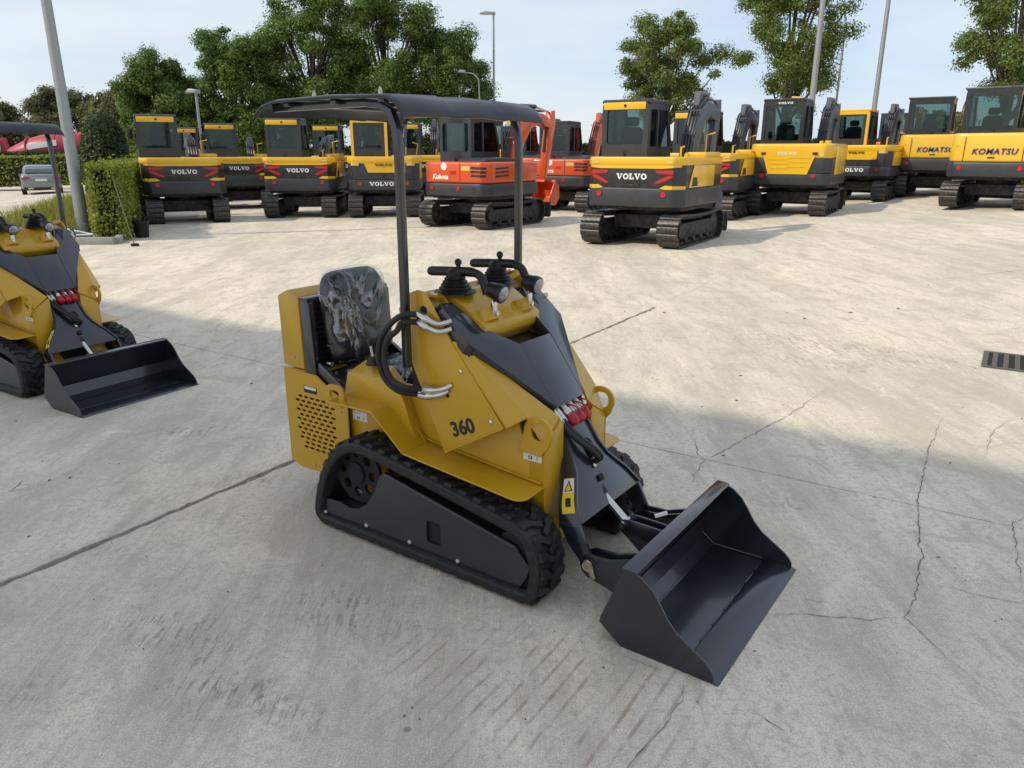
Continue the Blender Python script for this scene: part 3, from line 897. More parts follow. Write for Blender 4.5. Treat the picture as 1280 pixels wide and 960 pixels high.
        # back and top webs leave a slot open between the plates
        MB().plate([(-1.421, s * .326, 1.052), (-1.421, s * .225, 1.045), (-1.378, s * .225, .80), (-1.378, s * .326, .80)], .01).build('tower_web', M_YEL, root)
        MB().plate([(-1.375, s * .326, 1.10), (-1.345, s * .326, 1.128), (-1.345, s * .225, 1.108), (-1.375, s * .225, 1.075)], .01).build('tower_web', M_YEL, root)
        MB().plate([(-1.30, s * .326, 1.130), (-1.275, s * .326, 1.122), (-1.275, s * .225, 1.10), (-1.30, s * .225, 1.108)], .01).build('tower_web', M_YEL, root)
        MB().box(-1.37, -1.15, min(s * .225, s * .326), max(s * .225, s * .326), .70, .98).build('tower_core', M_DRK, root)
        # bevelled front panel running down to the post
        bp = MB()
        O1, O2 = (-1.150, s * .333, .955), (-.890, s * .333, .662)
        C1 = (-.852, s * .258, .688); I1 = (-1.112, s * .316, .952); I2 = (-.800, s * .112, .660); C2 = (-.788, s * .234, .584)
        bp.add([O1, O2, C1, I1, I2, C2], [(0, 1, 2, 3), (3, 2, 5, 4)] if s < 0 else [(3, 2, 1, 0), (4, 5, 2, 3)])
        vs = list(bp.v)
        bp.add([(p[0] - .006, p[1], p[2] - .008) for p in vs], [(3, 2, 1, 0), (4, 5, 2, 3)])
        bp.f += [(0, 6, 7, 1), (1, 7, 8, 2), (2, 8, 11, 5), (5, 11, 10, 4), (4, 10, 9, 3), (3, 9, 6, 0)]
        bp.build('bevel_panel', M_YEL, root, smooth=0)
        MB().tube([(-1.196, s * .341, .492), (-.912, s * .341, .652)], .0028, 6).build('edge_weld', M_YEL, root)
    # --- console with the two control levers and work lamps
    con = MB().prism([(-1.42, .85), (-1.42, 1.098), (-1.27, 1.104), (-1.106, 1.000), (-1.098, .988), (-1.098, .948), (-1.14, .90)], -.192, .192, 'xz').build('console', M_YEL, root, bevel=.008)
    for s in (-1, 1):
        MB().lathe([(.05, 0), (.045, .03), (.04, .05)], (-1.135, s * .123, 1.0), (Vector((-.35, 0, .94)), Vector((0, 1, 0)), Vector((.94, 0, .35))), 18).build('lamp_seat', M_YEL, con)
        lp = MB().lathe([(.012, -.05), (.030, -.045), (.034, -.01), (.038, .0), (.038, .022), (.034, .026)], (-1.085, s * .123, 1.118), (Vector((.97, 0, -.22)), Vector((0, 1, 0)), Vector((.22, 0, .97))), 20).build('work_lamp', M_BLK, root)
        MB().lathe([(.032, 0), (.024, .005), (.008, .007)], (-1.0597, s * .123, 1.1123), (Vector((.97, 0, -.22)), Vector((0, 1, 0)), Vector((.22, 0, .97))), 18).build('lens', M_LENS, lp)
        MB().box(-1.115, -1.10, s * .123 - .014, s * .123 + .014, 1.02, 1.085).build('lamp_bracket', M_CHR, lp, bevel=.002)
        MB().lathe([(.010, 0), (.010, .02)], (-1.108, s * .123, 1.035), 'x', 6).build('lamp_bolt', M_CHR, lp)
        jb = MB()
        prof = [(.085, 0), (.085, .006)]
        for k in range(5):
            r_ = .074 - k * .0075
            prof += [(r_, .009 + k * .0125), (r_ - .010, .016 + k * .0125)]
        prof += [(.03, .076)]
        jb.lathe(prof, (-1.29, s * .14, 1.100), 'z', 24)
        jo = jb.build('lever_bellows', M_BLK, root, smooth=50)
        y = s * .14
        path = catmull([(-1.425, y, 1.176), (-1.36, y, 1.181), (-1.28, y, 1.186), (-1.205, y, 1.190), (-1.165, y, 1.180), (-1.145, y, 1.155), (-1.128, y, 1.11)], 4)
        MB().tube(path, [.016 if i < 1 else (.0195 if i < 13 else .017) for i in range(len(path))], 10).build('hand_bar', M_BLK, jo, smooth=50)
        MB().lathe([(.030, -.03), (.040, 0), (.040, .015), (.026, .03)], (-1.285, y, 1.168), 'z', 14).build('lever_head', M_BLK, jo)
        MB().lathe([(.008, 0), (.009, .018), (.014, .024), (.014, .036), (.006, .044)], (-1.272, y, 1.194), 'z', 10).build('thumb_knob', M_BLK, jo)
    # --- canopy on two bent posts
    canopy_profile = [(-2.072, 1.778), (-2.06, 1.800), (-2.02, 1.825), (-1.947, 1.840), (-1.63, 1.846), (-1.335, 1.838), (-1.292, 1.818), (-1.266, 1.790), (-1.255, 1.762)]
    cs = [(-.447, -.012), (-.442, -.005), (-.42, 0), (-.18, .006), (-.165, .0015), (0, .008), (.165, .0015), (.18, .006), (.42, 0), (.442, -.005), (.447, -.012)]
    vs, fs = [], []
    for (x, z) in canopy_profile:
        for (y, dz) in cs:
            fade = 1.0
            vs.append((x, y, z + dz * fade))
    k = len(cs); m = len(canopy_profile)
    n0 = len(vs)
    for i in range(m - 1):
        for j in range(k - 1):
            fs.append((i * k + j, i * k + j + 1, (i + 1) * k + j + 1, (i + 1) * k + j))
    can = MB().add(vs, fs)
    co = can.build('canopy', mat('canopy_dark', (0.018, 0.021, 0.028), 0.32, var=.12, scale=3, bump=.10, bscale=9, dust=.05), root, smooth=50)
    sm = co.modifiers.new('thickness', 'SOLIDIFY'); sm.thickness = .006; sm.offset = 0
    for x in (-1.90, -1.63, -1.38):
        MB().box(x - .015, x + .015, -.42, .42, 1.815, 1.834).build('roof_rib', M_GRY, co, bevel=.002)
    for (x, y) in ((-1.87, -.30), (-1.50, -.30)):
        MB().lathe([(.008, 0), (.008, .02), (.003, .035)], (x, y, 1.845), 'z', 8).build('roof_bolt', M_ZNC, co)
    for s in (-1, 1):
        y = s * .379
        path = [(-1.345, y, .83), (-1.342, y, 1.60), (-1.343, y, 1.68), (-1.352, y, 1.735), (-1.372, y, 1.783), (-1.42, y, 1.809), (-1.50, y, 1.818), (-2.02, y, 1.812)]
        pp = MB()
        # square tube along the path
        hw = .0145
        vs, fs = [], []
        P = [Vector(p) for p in path]
        for i, p in enumerate(P):
            t = (P[min(len(P) - 1, i + 1)] - P[max(0, i - 1)]).normalized()
            nn = Vector((t.z, 0, -t.x))
            for (a, b_) in ((-1, -1), (1, -1), (1, 1), (-1, 1)):
                vs.append(p + nn * hw * a + Vector((0, hw * b_, 0)))
        for i in range(len(P) - 1):
            for q in range(4):
                q2 = (q + 1) % 4
                fs.append((i * 4 + q, i * 4 + q2, (i + 1) * 4 + q2, (i + 1) * 4 + q))
        fs += [(3, 2, 1, 0), tuple(range(4 * len(P) - 4, 4 * len(P)))]
        pp.add(vs, fs).build('canopy_post', M_GRY, root, bevel=.004, seg=2)
    # --- hydraulic hoses on the tower sides with bright elbows
    for s in (-1, 1):
        for dx, dz, dy in ((0, 0, 0), (.038, -.034, .006)):
            yy = s * (.422 + dy)
            sgn = 1
            path = catmull([(-1.285, s * .372, 1.050 + dz * .9), (-1.315, yy, 1.052 + dz * .8), (-1.375 + dx, yy + s * .008, 1.012 + dz * .6), (-1.428 + dx, yy + s * .012, .945), (-1.447 + dx, yy + s * .012, .868), (-1.423 + dx, yy + s * .008, .785 - dz * .3), (-1.355 + dx, yy, .742 - dz * .7), (-1.300 + dx * .5, s * .362, .722 - dz * .8)], 6)
            ho = MB().tube(path, .0118, 10).build('hydraulic_hose', M_HOSE, root, smooth=60)
            e = path[-1]
            MB().tube(catmull([e, e + Vector((.05, 0, .003)), e + Vector((.105, -s * .004, .018)), e + Vector((.13, -s * .022, .035))], 4), [.016] * 5 + [.0115] * 8, 10).build('elbow_fitting', M_CHR, ho, smooth=60)
            e = path[0]
            MB().tube(catmull([e, e + Vector((.04, 0, -.012)), e + Vector((.09, -s * .015, -.028)), e + Vector((.13, -s * .045, -.016))], 4), [.016] * 5 + [.0115] * 8, 10).build('elbow_fitting', M_CHR, ho, smooth=60)
    # --- lift arm: two upper legs meeting in a centre plate, neck, spreading foot
    arm = thing_part('lift_arm', root)
    for s in (-1, 1):
        P1, P2, P3 = (-1.205, s * .325, 1.075), (-1.075, s * .328, .958), (-.818, s * .104, .694)
        Q0, Q1, Q2, Q3 = (-1.235, s * .30, 1.088), (-1.225, s * .238, 1.083), (-1.125, s * .178, .985), (-.991, s * .112, .926)
        top = [P1, P2, P3, Q3, Q2, Q1, Q0]
        low = [(p[0] - .03, p[1], p[2] - .045) for p in top]
        n = len(top)
        mb = MB().add(top + low, ([(0, 1, 4, 5, 6), (1, 2, 3, 4)] if s < 0 else [(6, 5, 4, 1, 0), (4, 3, 2, 1)]) + [(7, 13, 12, 11, 8), (8, 11, 10, 9)] + [(i, i + n, (i + 1) % n + n, (i + 1) % n) for i in range(n)])
        mb.build('upper_leg', M_GRY, arm, bevel=.003, smooth=25)
        MB().cyl((-1.27, s * .235, 1.02), (-1.27, s * .322, 1.02), .035, 16).build('pivot_pin', M_BLK, arm)
        MB().prism([(-1.29, 1.06), (-1.21, 1.075), (-1.06, .93), (-1.10, .88), (-1.26, .98)], s * .242, s * .318, 'xz').build('leg_web', M_BLK, arm)
    MB().add([(-.993, -.112, .925), (-.817, -.103, .692), (-.817, .103, .692), (-.993, .112, .925),
              (-1.04, -.112, .89), (-.86, -.103, .66), (-.86, .103, .66), (-1.04, .112, .89)],
             [(0, 1, 2, 3), (7, 6, 5, 4), (0, 4, 5, 1), (1, 5, 6, 2), (2, 6, 7, 3), (3, 7, 4, 0)]).build('centre_plate', M_GRY, arm, bevel=.003)
    MB().plate([(-1.16, -.185, .90), (-.99, -.12, .895), (-.99, .12, .895), (-1.16, .185, .90)], .02).build('arm_floor', M_GRY, arm)
    # neck and foot plate
    rows = [(-.842, .660, .092), (-.800, .600, .094), (-.745, .505, .105), (-.712, .452, .128), (-.688, .412, .165), (-.664, .372, .205), (-.618, .300, .252)]
    vs = []
    for (x, z, w) in rows:
        vs += [(x, -w, z), (x, w, z), (x - .03, w, z - .012), (x - .03, -w, z - .012)]
    fs = [(3, 2, 1, 0), tuple(range(4 * len(rows) - 4, 4 * len(rows)))]
    for i in range(len(rows) - 1):
        for q in range(4):
            q2 = (q + 1) % 4
            fs.append((i * 4 + q, i * 4 + q2, (i + 1) * 4 + q2, (i + 1) * 4 + q))
    MB().add(vs, fs).build('neck_plate', M_GRY, arm, bevel=.002, smooth=30)
    # hose port and bolts on the neck
    def on_neck(y, t, h=0.002):
        a, b_ = rows[1], rows[5]
        x = a[0] + (b_[0] - a[0]) * t; z = a[1] + (b_[1] - a[1]) * t
        return Vector((x + .86 * h, y, z + .51 * h))
    port = [on_neck(.022 + .024 * math.cos(t), .44 + .16 * math.sin(t), .006) for t in [2 * math.pi * i / 18 for i in range(18)]]
    MB().plate(port, .004).build('hose_port', M_DRK, arm, smooth=0)
    sq = [on_neck(y, t, .006) for (y, t) in ((-.012, .86), (.018, .86), (.018, .96), (-.012, .96))]
    MB().plate(sq, .004).build('square_hole', M_DRK, arm, smooth=0)
    c = on_neck(.0, .70, .004)
    MB().lathe([(.011, 0), (.011, .004), (.006, .007)], c, (Vector((.86, 0, .51)), Vector((0, 1, 0)), Vector((-.51, 0, .86))), 8).build('bolt', M_CHR, arm)
    for s in (-1, 1):
        foot = [(-.622, .308), (-.575, .215), (-.548, .165), (-.553, .138), (-.575, .128), (-.600, .145), (-.665, .215), (-.705, .290)]
        MB().prism(foot, s * .238, s * .254, 'xz').build('foot_plate', M_GRY, arm, bevel=.003)
        vs, fs = [], []
        for (x, z, w) in rows[1:]:
            dd = .05 + .035 * max(0, (.5 - z) / .2)
            vs += [(x + .006, s * (w + .006), z + .004), (x - dd, s * (w + .006), z - dd * .35), (x - dd, s * (w - .008), z - dd * .35), (x + .006, s * (w - .008), z + .004)]
        fs = [(3, 2, 1, 0), tuple(range(4 * (len(rows) - 1) - 4, 4 * (len(rows) - 1)))]
        for i in range(len(rows) - 2):
            for q in range(4):
                q2 = (q + 1) % 4
                fs.append((i * 4 + q, i * 4 + q2, (i + 1) * 4 + q2, (i + 1) * 4 + q))
        MB().add(vs, fs).build('neck_flange', M_GRY, arm, bevel=.002, smooth=40)
        MB().cyl((-.573, s * .200, .152), (-.573, s * .268, .152), .020, 14).build('pin', M_ZNC, arm)
    MB().cyl((-.73, 0, .40), (-.655, 0, .325), .026, 16).build('cylinder_barrel', M_BLK, arm)
    MB().cyl((-.66, 0, .33), (-.545, 0, .235), .016, 16).build('cylinder_rod', M_CHR, arm, smooth=50)
    # yellow and white warning sticker on the near foot plate
    def on_flange(t, u, h):
        t = 2.6 + 3.0 * t
        i = min(len(rows) - 2, int(t)); f = t - i
        a, b_ = rows[i], rows[i + 1]
        x, z, w = [a[k] + (b_[k] - a[k]) * f for k in range(3)]
        dd = .05 + .035 * max(0, (.5 - z) / .2)
        return (x + .006 - u * (dd + .006), -(w + .006 + h), z + .004 - u * dd * .4)
    def flange_patch(name, m_, par, t0, t1, u0, u1, h):
        q = MB()
        n_ = 7
        vs = [on_flange(t0 + (t1 - t0) * i / n_, u, h) for i in range(n_ + 1) for u in (u0, u1)]
        q.add(vs, [(2 * i, 2 * i + 1, 2 * i + 3, 2 * i + 2) for i in range(n_)])
        return q.build(name, m_, par, smooth=40)
    st = flange_patch('warning_sticker', M_STY, arm, .25, .95, .12, .80, .0022)
    flange_patch('sticker_head', M_WHT, arm, .26, .58, .14, .78, .0028)
    tri = [on_flange(.29, .46, .0034), on_flange(.55, .20, .0034), on_flange(.55, .72, .0034)]
    MB().add(tri, [(0, 1, 2)]).build('warning_triangle', M_BLKP, arm, smooth=0)
    tri = [on_flange(.35, .46, .0040), on_flange(.53, .29, .0040), on_flange(.53, .63, .0040)]
    MB().add(tri, [(0, 1, 2)]).build('triangle_fill', M_STY, arm, smooth=0)
    flange_patch('pictogram', M_BLKP, arm, .70, .86, .30, .60, .0030)
    # hoses over the neck
    for k, (y0, y1) in enumerate(((-.085, .012), (-.062, .034))):
        path = catmull([(-.820, y0, .640), (-.775, y0 - .005, .598), (-.735, y0 + .02, .556), (-.700, y0 + .06, .512), (-.690, y1, .468), (-.722, y1, .440)], 5)
        ho = MB().tube(path, .0115, 10).build('arm_hose', M_HOSE, arm, smooth=60)
        MB().tube([(-.850, y0 - .004, .675), (-.838, y0 - .003, .660), (-.815, y0, .636), (-.800, y0, .622)], [.010, .013, .013, .011], 8).build('hose_ferrule', M_CHR, arm, smooth=40)
    # quick couplers with red caps
    for k in range(3):
        y = -.025 + k * .047
        cp = MB().lathe([(.016, 0), (.016, .02), (.020, .022), (.020, .045), (.015, .048), (.015, .06)], (-.845, y, .672), (Vector((.75, 0, -.66)), Vector((0, 1, 0)), Vector((.66, 0, .75))), 14).build('quick_coupler', M_CHR, arm, smooth=50)
        MB().lathe([(.019, .05), (.024, .052), (.024, .085), (.018, .095), (.008, .097)], (-.845, y, .672), (Vector((.75, 0, -.66)), Vector((0, 1, 0)), Vector((.66, 0, .75))), 14).build('dust_cap', M_RED, arm, smooth=50)
        MB().tube(catmull([(-.795, y + .022, .622), (-.780, y + .036, .645), (-.805, y + .03, .672), (-.835, y + .012, .676)], 4), .0035, 6).build('cap_cord', M_RED, arm)
    # --- bucket
    bk = thing_part('bucket', root)
    prof = [(-.425, .068), (-.335, .000), (-.02, .000), (.0, .006), (-.002, .028), (-.012, .046), (-.035, .068), (-.085, .100), (-.135, .133), (-.170, .170), (-.200, .218), (-.232, .262), (-.272, .292), (-.303, .303), (-.338, .303)]
    for s in (-1, 1):
        MB().prism(prof, s * .425, s * .433, 'xz').build('side_plate', M_GRY, bk, bevel=.002, smooth=20)
    sh = [(-.338, .303), (-.425, .078), (-.420, .066), (-.340, .006), (-.33, .004), (-.06, .004)]
    ins = [(-.330, .300), (-.416, .082), (-.411, .070), (-.336, .013), (-.33, .011), (-.06, .011)]
    vs = [(x, y, z) for y in (-.4245, .4245) for (x, z) in sh + ins]
    n = len(sh)
    fs = []
    for i in range(n - 1):
        fs.append((i, i + 1, 2 * n + i + 1, 2 * n + i)); fs.append((n + i, 3 * n + i, 3 * n + i + 1, n + i + 1))
    fs += [(0, 2 * n, 3 * n, n), (n - 1, 2 * n - 1, 4 * n - 1, 3 * n - 1)]
    MB().add(vs, fs).build('shell', M_GRY, bk, smooth=20)
    MB().plate([(-.402, -.4243, .115), (-.402, .4243, .115), (-.375, .4243, .016), (-.375, -.4243, .016)], .004).build('inner_gusset', M_GRY, bk)
    MB().prism([(-.342, .300), (-.345, .310), (-.292, .309), (-.288, .301)], -.436, .436, 'xz').build('top_lip', M_GRY, bk, bevel=.002)
    MB().prism([(-.115, .012), (-.110, .020), (-.005, .010), (.018, .003), (.018, .0015), (-.115, .0035)], -.436, .436, 'xz').build('cutting_edge', M_GRY, bk, bevel=.001, seg=1)
    for s in (-1, 1):
        MB().tube([(-.325, s * .421, .296), (-.411, s * .421, .086), (-.405, s * .421, .074), (-.332, s * .421, .016), (-.12, s * .421, .016)], .0045, 6).build('weld_seam', M_GRY, bk)
    MB().tube([(-.333, -.42, .0165), (-.333, .42, .0165)], .004, 6).build('weld_seam', M_GRY, bk)
    # small gap-welds behind the cutting edge
    for k in range(7):
        y = -.38 + k * .115
        MB().tube([(-.115, y, .0165), (-.112, y + .06 + .02 * (k % 2), .0165)], .0035, 6).build('weld_bead', M_GRY, bk)
    for s in (-1, 1):
        lugp = [(-.610, .150), (-.600, .185), (-.575, .200), (-.48, .205), (-.37, .245), (-.415, .075), (-.45, .07), (-.50, .085), (-.575, .100), (-.600, .120)]
        MB().prism(lugp, s * .244, s * .256, 'xz').build('hinge_plate', M_GRY, bk, bevel=.003)
        MB().prism(lugp, s * .190, s * .202, 'xz').build('hinge_plate', M_GRY, bk, bevel=.003)
        MB().box(-.50, -.40, min(s * .200, s * .246), max(s * .200, s * .246), .165, .175).build('hinge_bridge', M_GRY, bk)
        MB().prism([(-.592, .168), (-.575, .178), (-.556, .168), (-.536, .112), (-.545, .100), (-.560, .104)], s * .257, s * .262, 'xz').build('pin_keeper', M_ZNC, bk, bevel=.002)
        MB().lathe([(.010, 0), (.010, .006)], (-.573, s * .262, .152), (Vector((0, s, 0)), Vector((1, 0, 0)), Vector((0, 0, 1))), 12).build('pin_head', M_DRK, bk)
    for s in (-1, 1):
        MB().prism([(-.565, .215), (-.55, .255), (-.52, .262), (-.37, .258), (-.40, .14), (-.47, .14)], s * .022, s * .032, 'xz').build('cylinder_lug', M_GRY, bk, bevel=.002)
    MB().cyl((-.545, -.045, .238), (-.545, .045, .238), .014, 12).build('cylinder_pin', M_CHR, bk)
    MB().cyl((-.47, .10, .235), (-.43, .13, .250), .014, 10).build('lock_handle', M_CHR, bk)
    # --- print and stickers
    ang = math.atan2(.053, .135)
    text_part('360', .082, frame_M((-1.102, -.3395, .615), (math.cos(ang), 0, math.sin(ang)), (-math.sin(ang), 0, math.cos(ang))), M_BLKP, root, 'model_number', bold=.0030, depth=.0012, space=1.0)
    text_part('360', .082, frame_M((-1.102, .3395, .615), (-math.cos(ang), 0, -math.sin(ang)), (-math.sin(ang), 0, math.cos(ang))), M_BLKP, root, 'model_number', bold=.0030, depth=.0012, space=1.0)
    def sticker(x0, x1, z0, z1, y, s):
        q = MB().prism([(x0, z0), (x1, z0), (x1, z1), (x0, z1)], s * y, s * (y + .001), 'xz').build('sticker', M_WHT, root, smooth=0)
        w = x1 - x0; h = z1 - z0
        MB().prism(rrect(x0 + .28 * w, x0 + .48 * w, z0 + .15 * h, z0 + .42 * h, .002, 1), s * (y + .0012), s * (y + .0016), 'xz', holes=[rrect(x0 + .33 * w, x0 + .43 * w, z0 + .22 * h, z0 + .36 * h, .001, 1)]).build('pictogram', M_BLKP, q, smooth=0)
        MB().tube([(x0 + .72 * w, s * (y + .0012), z0 + .55 * h), (x0 + .78 * w, s * (y + .0012), z0 + .35 * h), (x0 + .70 * w, s * (y + .0012), z0 + .15 * h)], .0012, 5).build('pictogram', M_BLKP, q)
        MB().prism([(x0 + .1 * w, z0 + .72 * h), (x0 + .5 * w, z0 + .72 * h), (x0 + .5 * w, z0 + .80 * h), (x0 + .1 * w, z0 + .80 * h)], s * (y + .0012), s * (y + .0016), 'xz').build('pictogram', mat('print_grey', (.25, .25, .25), .5), q, smooth=0)
    for s in (-1, 1):
        sticker(-.885, -.800, .505, .553, .2352, s)
        sticker(-1.835, -1.745, .470, .515, .2352, s)
    return root

def thing_part(name, parent):
    """an inner joint that groups a part's own pieces"""
    o = bpy.data.objects.new(name, None)
    COL.objects.link(o); o.parent = parent; o.empty_display_size = .1
    return o

loader = make_loader()
loader.location = (.902, 2.401, 0); loader.rotation_euler = (0, 0, R(-35.5))
tag(loader, 'ochre tracked mini loader marked 360 with dark canopy, wrapped seat and lowered bucket', 'loader', 'tracked mini loaders')
bpy.context.view_layer.update()
loader2 = copy_tree(loader)
loader2.location = (-2.55, 4.965, 0); loader2.rotation_euler = (0, 0, R(-31.8))
tag(loader2, 'ochre tracked mini loader with raised canopy, parked between lamp post hedge and wrapped seat loader', 'loader', 'tracked mini loaders')
# ------------------------------------------------------------------ excavators
M_VYEL = mat('excavator_yellow', (0.84, 0.49, 0.016), 0.34, var=0.06, scale=2.5, coat=0.4, dust=0.03)
M_KYEL = mat('excavator_golden_yellow', (0.84, 0.51, 0.03), 0.34, var=0.05, scale=2.5, coat=0.4, dust=0.03)
M_ORG = mat('excavator_orange', (0.70, 0.090, 0.014), 0.32, var=0.07, scale=2.5, coat=0.4, dust=0.06)
M_VGRY = mat('excavator_charcoal', (0.034, 0.038, 0.044), 0.42, var=0.12, scale=3, bump=.05, bscale=60, dust=0.04)
M_VBLK = mat('excavator_black', (0.016, 0.017, 0.020), 0.32, var=0.1, coat=0.3, dust=0.05)
M_BOOMG = mat('boom_grey', (0.070, 0.080, 0.100), 0.42, var=0.1, scale=3, dust=0.1)
M_STEEL = mat('track_steel', (0.040, 0.039, 0.038), 0.40, metal=0.5, var=0.35, scale=9, bump=0.3, bscale=50, dust=0.22)
M_UNDER = mat('undercarriage_black', (0.014, 0.014, 0.015), 0.6, var=0.2, dust=0.2)
M_VRED = mat('reflector_red', (0.55, 0.018, 0.015), 0.3, var=0.06)
M_TWHT = mat('lettering_white', (0.80, 0.80, 0.78), 0.4, var=0.03)
M_TBLU = mat('lettering_blue', (0.015, 0.02, 0.22), 0.35, var=0.03)
M_TBLK = mat('lettering_black', (0.02, 0.015, 0.012), 0.4, var=0.03)
M_LABY = mat('label_pale_yellow', (0.72, 0.52, 0.12), 0.4, var=0.06)
M_GLS = glass('cab_glass', (0.60, 0.70, 0.68))
M_SEATB = mat('cab_seat', (0.016, 0.018, 0.020), 0.7, var=0.2)

def shoe_mesh():
    mb = MB()
    mb.prism([(-.066, -.024), (.066, -.024), (.066, -.008), (.050, .012), (.028, .016), (-.034, .016), (-.052, .010), (-.066, -.008)], -.20, .20, 'xz')
    me = mb.mesh('shoe', bevel=.004, seg=1, smooth=30)
    me.materials.append(M_STEEL)
    return me
SHOE = shoe_mesh()
def simple(name, me, parent):
    o = bpy.data.objects.new(name, me); COL.objects.link(o); o.parent = parent
    return o

def track_path(L=1.0, r=.29, zc=.315):
    pts = []
    for i in range(25):
        a = R(90 + 180 * i / 24); pts.append((-L + r * math.cos(a), 0, zc + r * math.sin(a)))
    for i in range(1, 20): pts.append((-L + 2 * L * i / 20, 0, zc - r))
    for i in range(25):
        a = R(-90 + 180 * i / 24); pts.append((L + r * math.cos(a), 0, zc + r * math.sin(a)))
    for i in range(1, 20):
        t = i / 20
        pts.append((L - 2 * L * t, 0, zc + r - .035 * math.sin(math.pi * t)))
    return pts

def crawler(root, y):
    s = 1 if y > 0 else -1
    loop, per = resample(track_path(), 42)
    chain = MB()
    inner, _ = resample(track_path(r=.262), 84)
    vs, fs = [], []
    for p in inner:
        for dy, k in ((-.10, 0), (.10, 0), (.10, 1), (-.10, 1)):
            c = Vector((max(-1.0, min(1.0, p.x)), 0, .315))
            q = p + (c - p).normalized() * .05 * k
            vs.append((q.x, y + dy, q.z))
    for i in range(84):
        j = (i + 1) % 84
        for q in range(4):
            q2 = (q + 1) % 4
            fs.append((i * 4 + q, i * 4 + q2, j * 4 + q2, j * 4 + q))
    tr = chain.add(vs, fs).build('track', M_UNDER, root, smooth=40)
    n = len(loop)
    for i in range(n):
        t = (loop[(i + 1) % n] - loop[i - 1]).normalized()
        o = simple('shoe', SHOE, tr)
        nn = Vector((t.z, 0, -t.x))
        if nn.dot(loop[i] - Vector((0, 0, .315))) < 0: nn = -nn
        xx = Vector((0, 1, 0)).cross(nn)
        Mx = Matrix(((xx.x, 0, nn.x, loop[i].x), (0, 1, 0, y), (xx.z, 0, nn.z, loop[i].z), (0, 0, 0, 1)))
        o.matrix_local = Mx
    MB().prism([(-.86, .16), (-.80, .44), (.80, .44), (.88, .16)], y - .11, y + .13, 'xz').build('track_frame', M_UNDER, tr, bevel=.02)
    MB().lathe([(.10, -.10), (.235, -.09), (.25, -.03), (.25, .03), (.235, .09), (.13, .10), (.12, .17), (.05, .18)] if s > 0 else [(.05, -.18), (.12, -.17), (.13, -.10), (.235, -.09), (.25, -.03), (.25, .03), (.235, .09), (.10, .10)], (-1.0, y, .315), 'y', 22).build('drive_sprocket', M_UNDER, tr, smooth=30)
    MB().lathe([(.12, -.12), (.225, -.09), (.235, 0), (.225, .09), (.12, .12)], (1.0, y, .315), 'y', 22).build('idler', M_UNDER, tr, smooth=30)
    for k in range(4):
        MB().lathe([(.07, -.13), (.085, -.10), (.085, .10), (.07, .13)], (-.6 + k * .4, y, .145), 'y', 14).build('roller', M_UNDER, tr, smooth=30)
    return tr

RX, RF, BW, BX = 1.20, .80, .965, .96      # rear plane, half width of its flat, body half width, where the corner starts
def rear_x(y, off=0.0):
    a = abs(y)
    if a <= RF: return -RX - off
    return -RX - off + (a - RF) / (BW - RF) * (RX - BX)

def plan(grow=0.0, front=.95, w=BW):
    g = grow
    return [(front, w + g), (-BX - g * .5, w + g), (-RX - g * .75, RF + g), (-RX - g, .50), (-RX - g, -.50), (-RX - g * .75, -RF - g), (-BX - g * .5, -w - g), (front, -w - g)]

def wrap(name, poly, material, parent, off=.004, th=.006):
    """decal or trim given as (y, z), laid on the rear face and its chamfered corners"""
    pts = []
    n = len(poly)
    for i in range(n):
        p, q = poly[i], poly[(i + 1) % n]
        pts.append(p)
        for yc in (RF, -RF):
            if (p[0] - yc) * (q[0] - yc) < -1e-9:
                t = (yc - p[0]) / (q[0] - p[0]); pts.append((yc, p[1] + t * (q[1] - p[1])))
    halves = []
    for lo, hi in ((RF, 9), (-RF, RF), (-9, -RF)):
        sub = [p for p in pts if lo - 1e-6 <= p[0] <= hi + 1e-6]
        if len(sub) >= 3 and max(p[0] for p in sub) - min(p[0] for p in sub) > 1e-4: halves.append(sub)
    mb = MB()
    for sub in halves:
        k = len(sub)
        vs = [(rear_x(p[0], off), p[0], p[1]) for p in sub] + [(rear_x(p[0], off + th), p[0], p[1]) for p in sub]
        mb.add(vs, [tuple(range(k)), tuple(range(2 * k - 1, k - 1, -1))] + [(i, (i + 1) % k, (i + 1) % k + k, i + k) for i in range(k)])
    return mb.build(name, material, parent, smooth=0)

def disc(name, y, z, r, material, parent, off=.004, th=.012):
    return MB().prism([(y + r * math.cos(2 * math.pi * i / 18), z + r * math.sin(2 * math.pi * i / 18)) for i in range(18)], -RX - off, -RX - off - th, 'yz').build(name, material, parent, smooth=0)

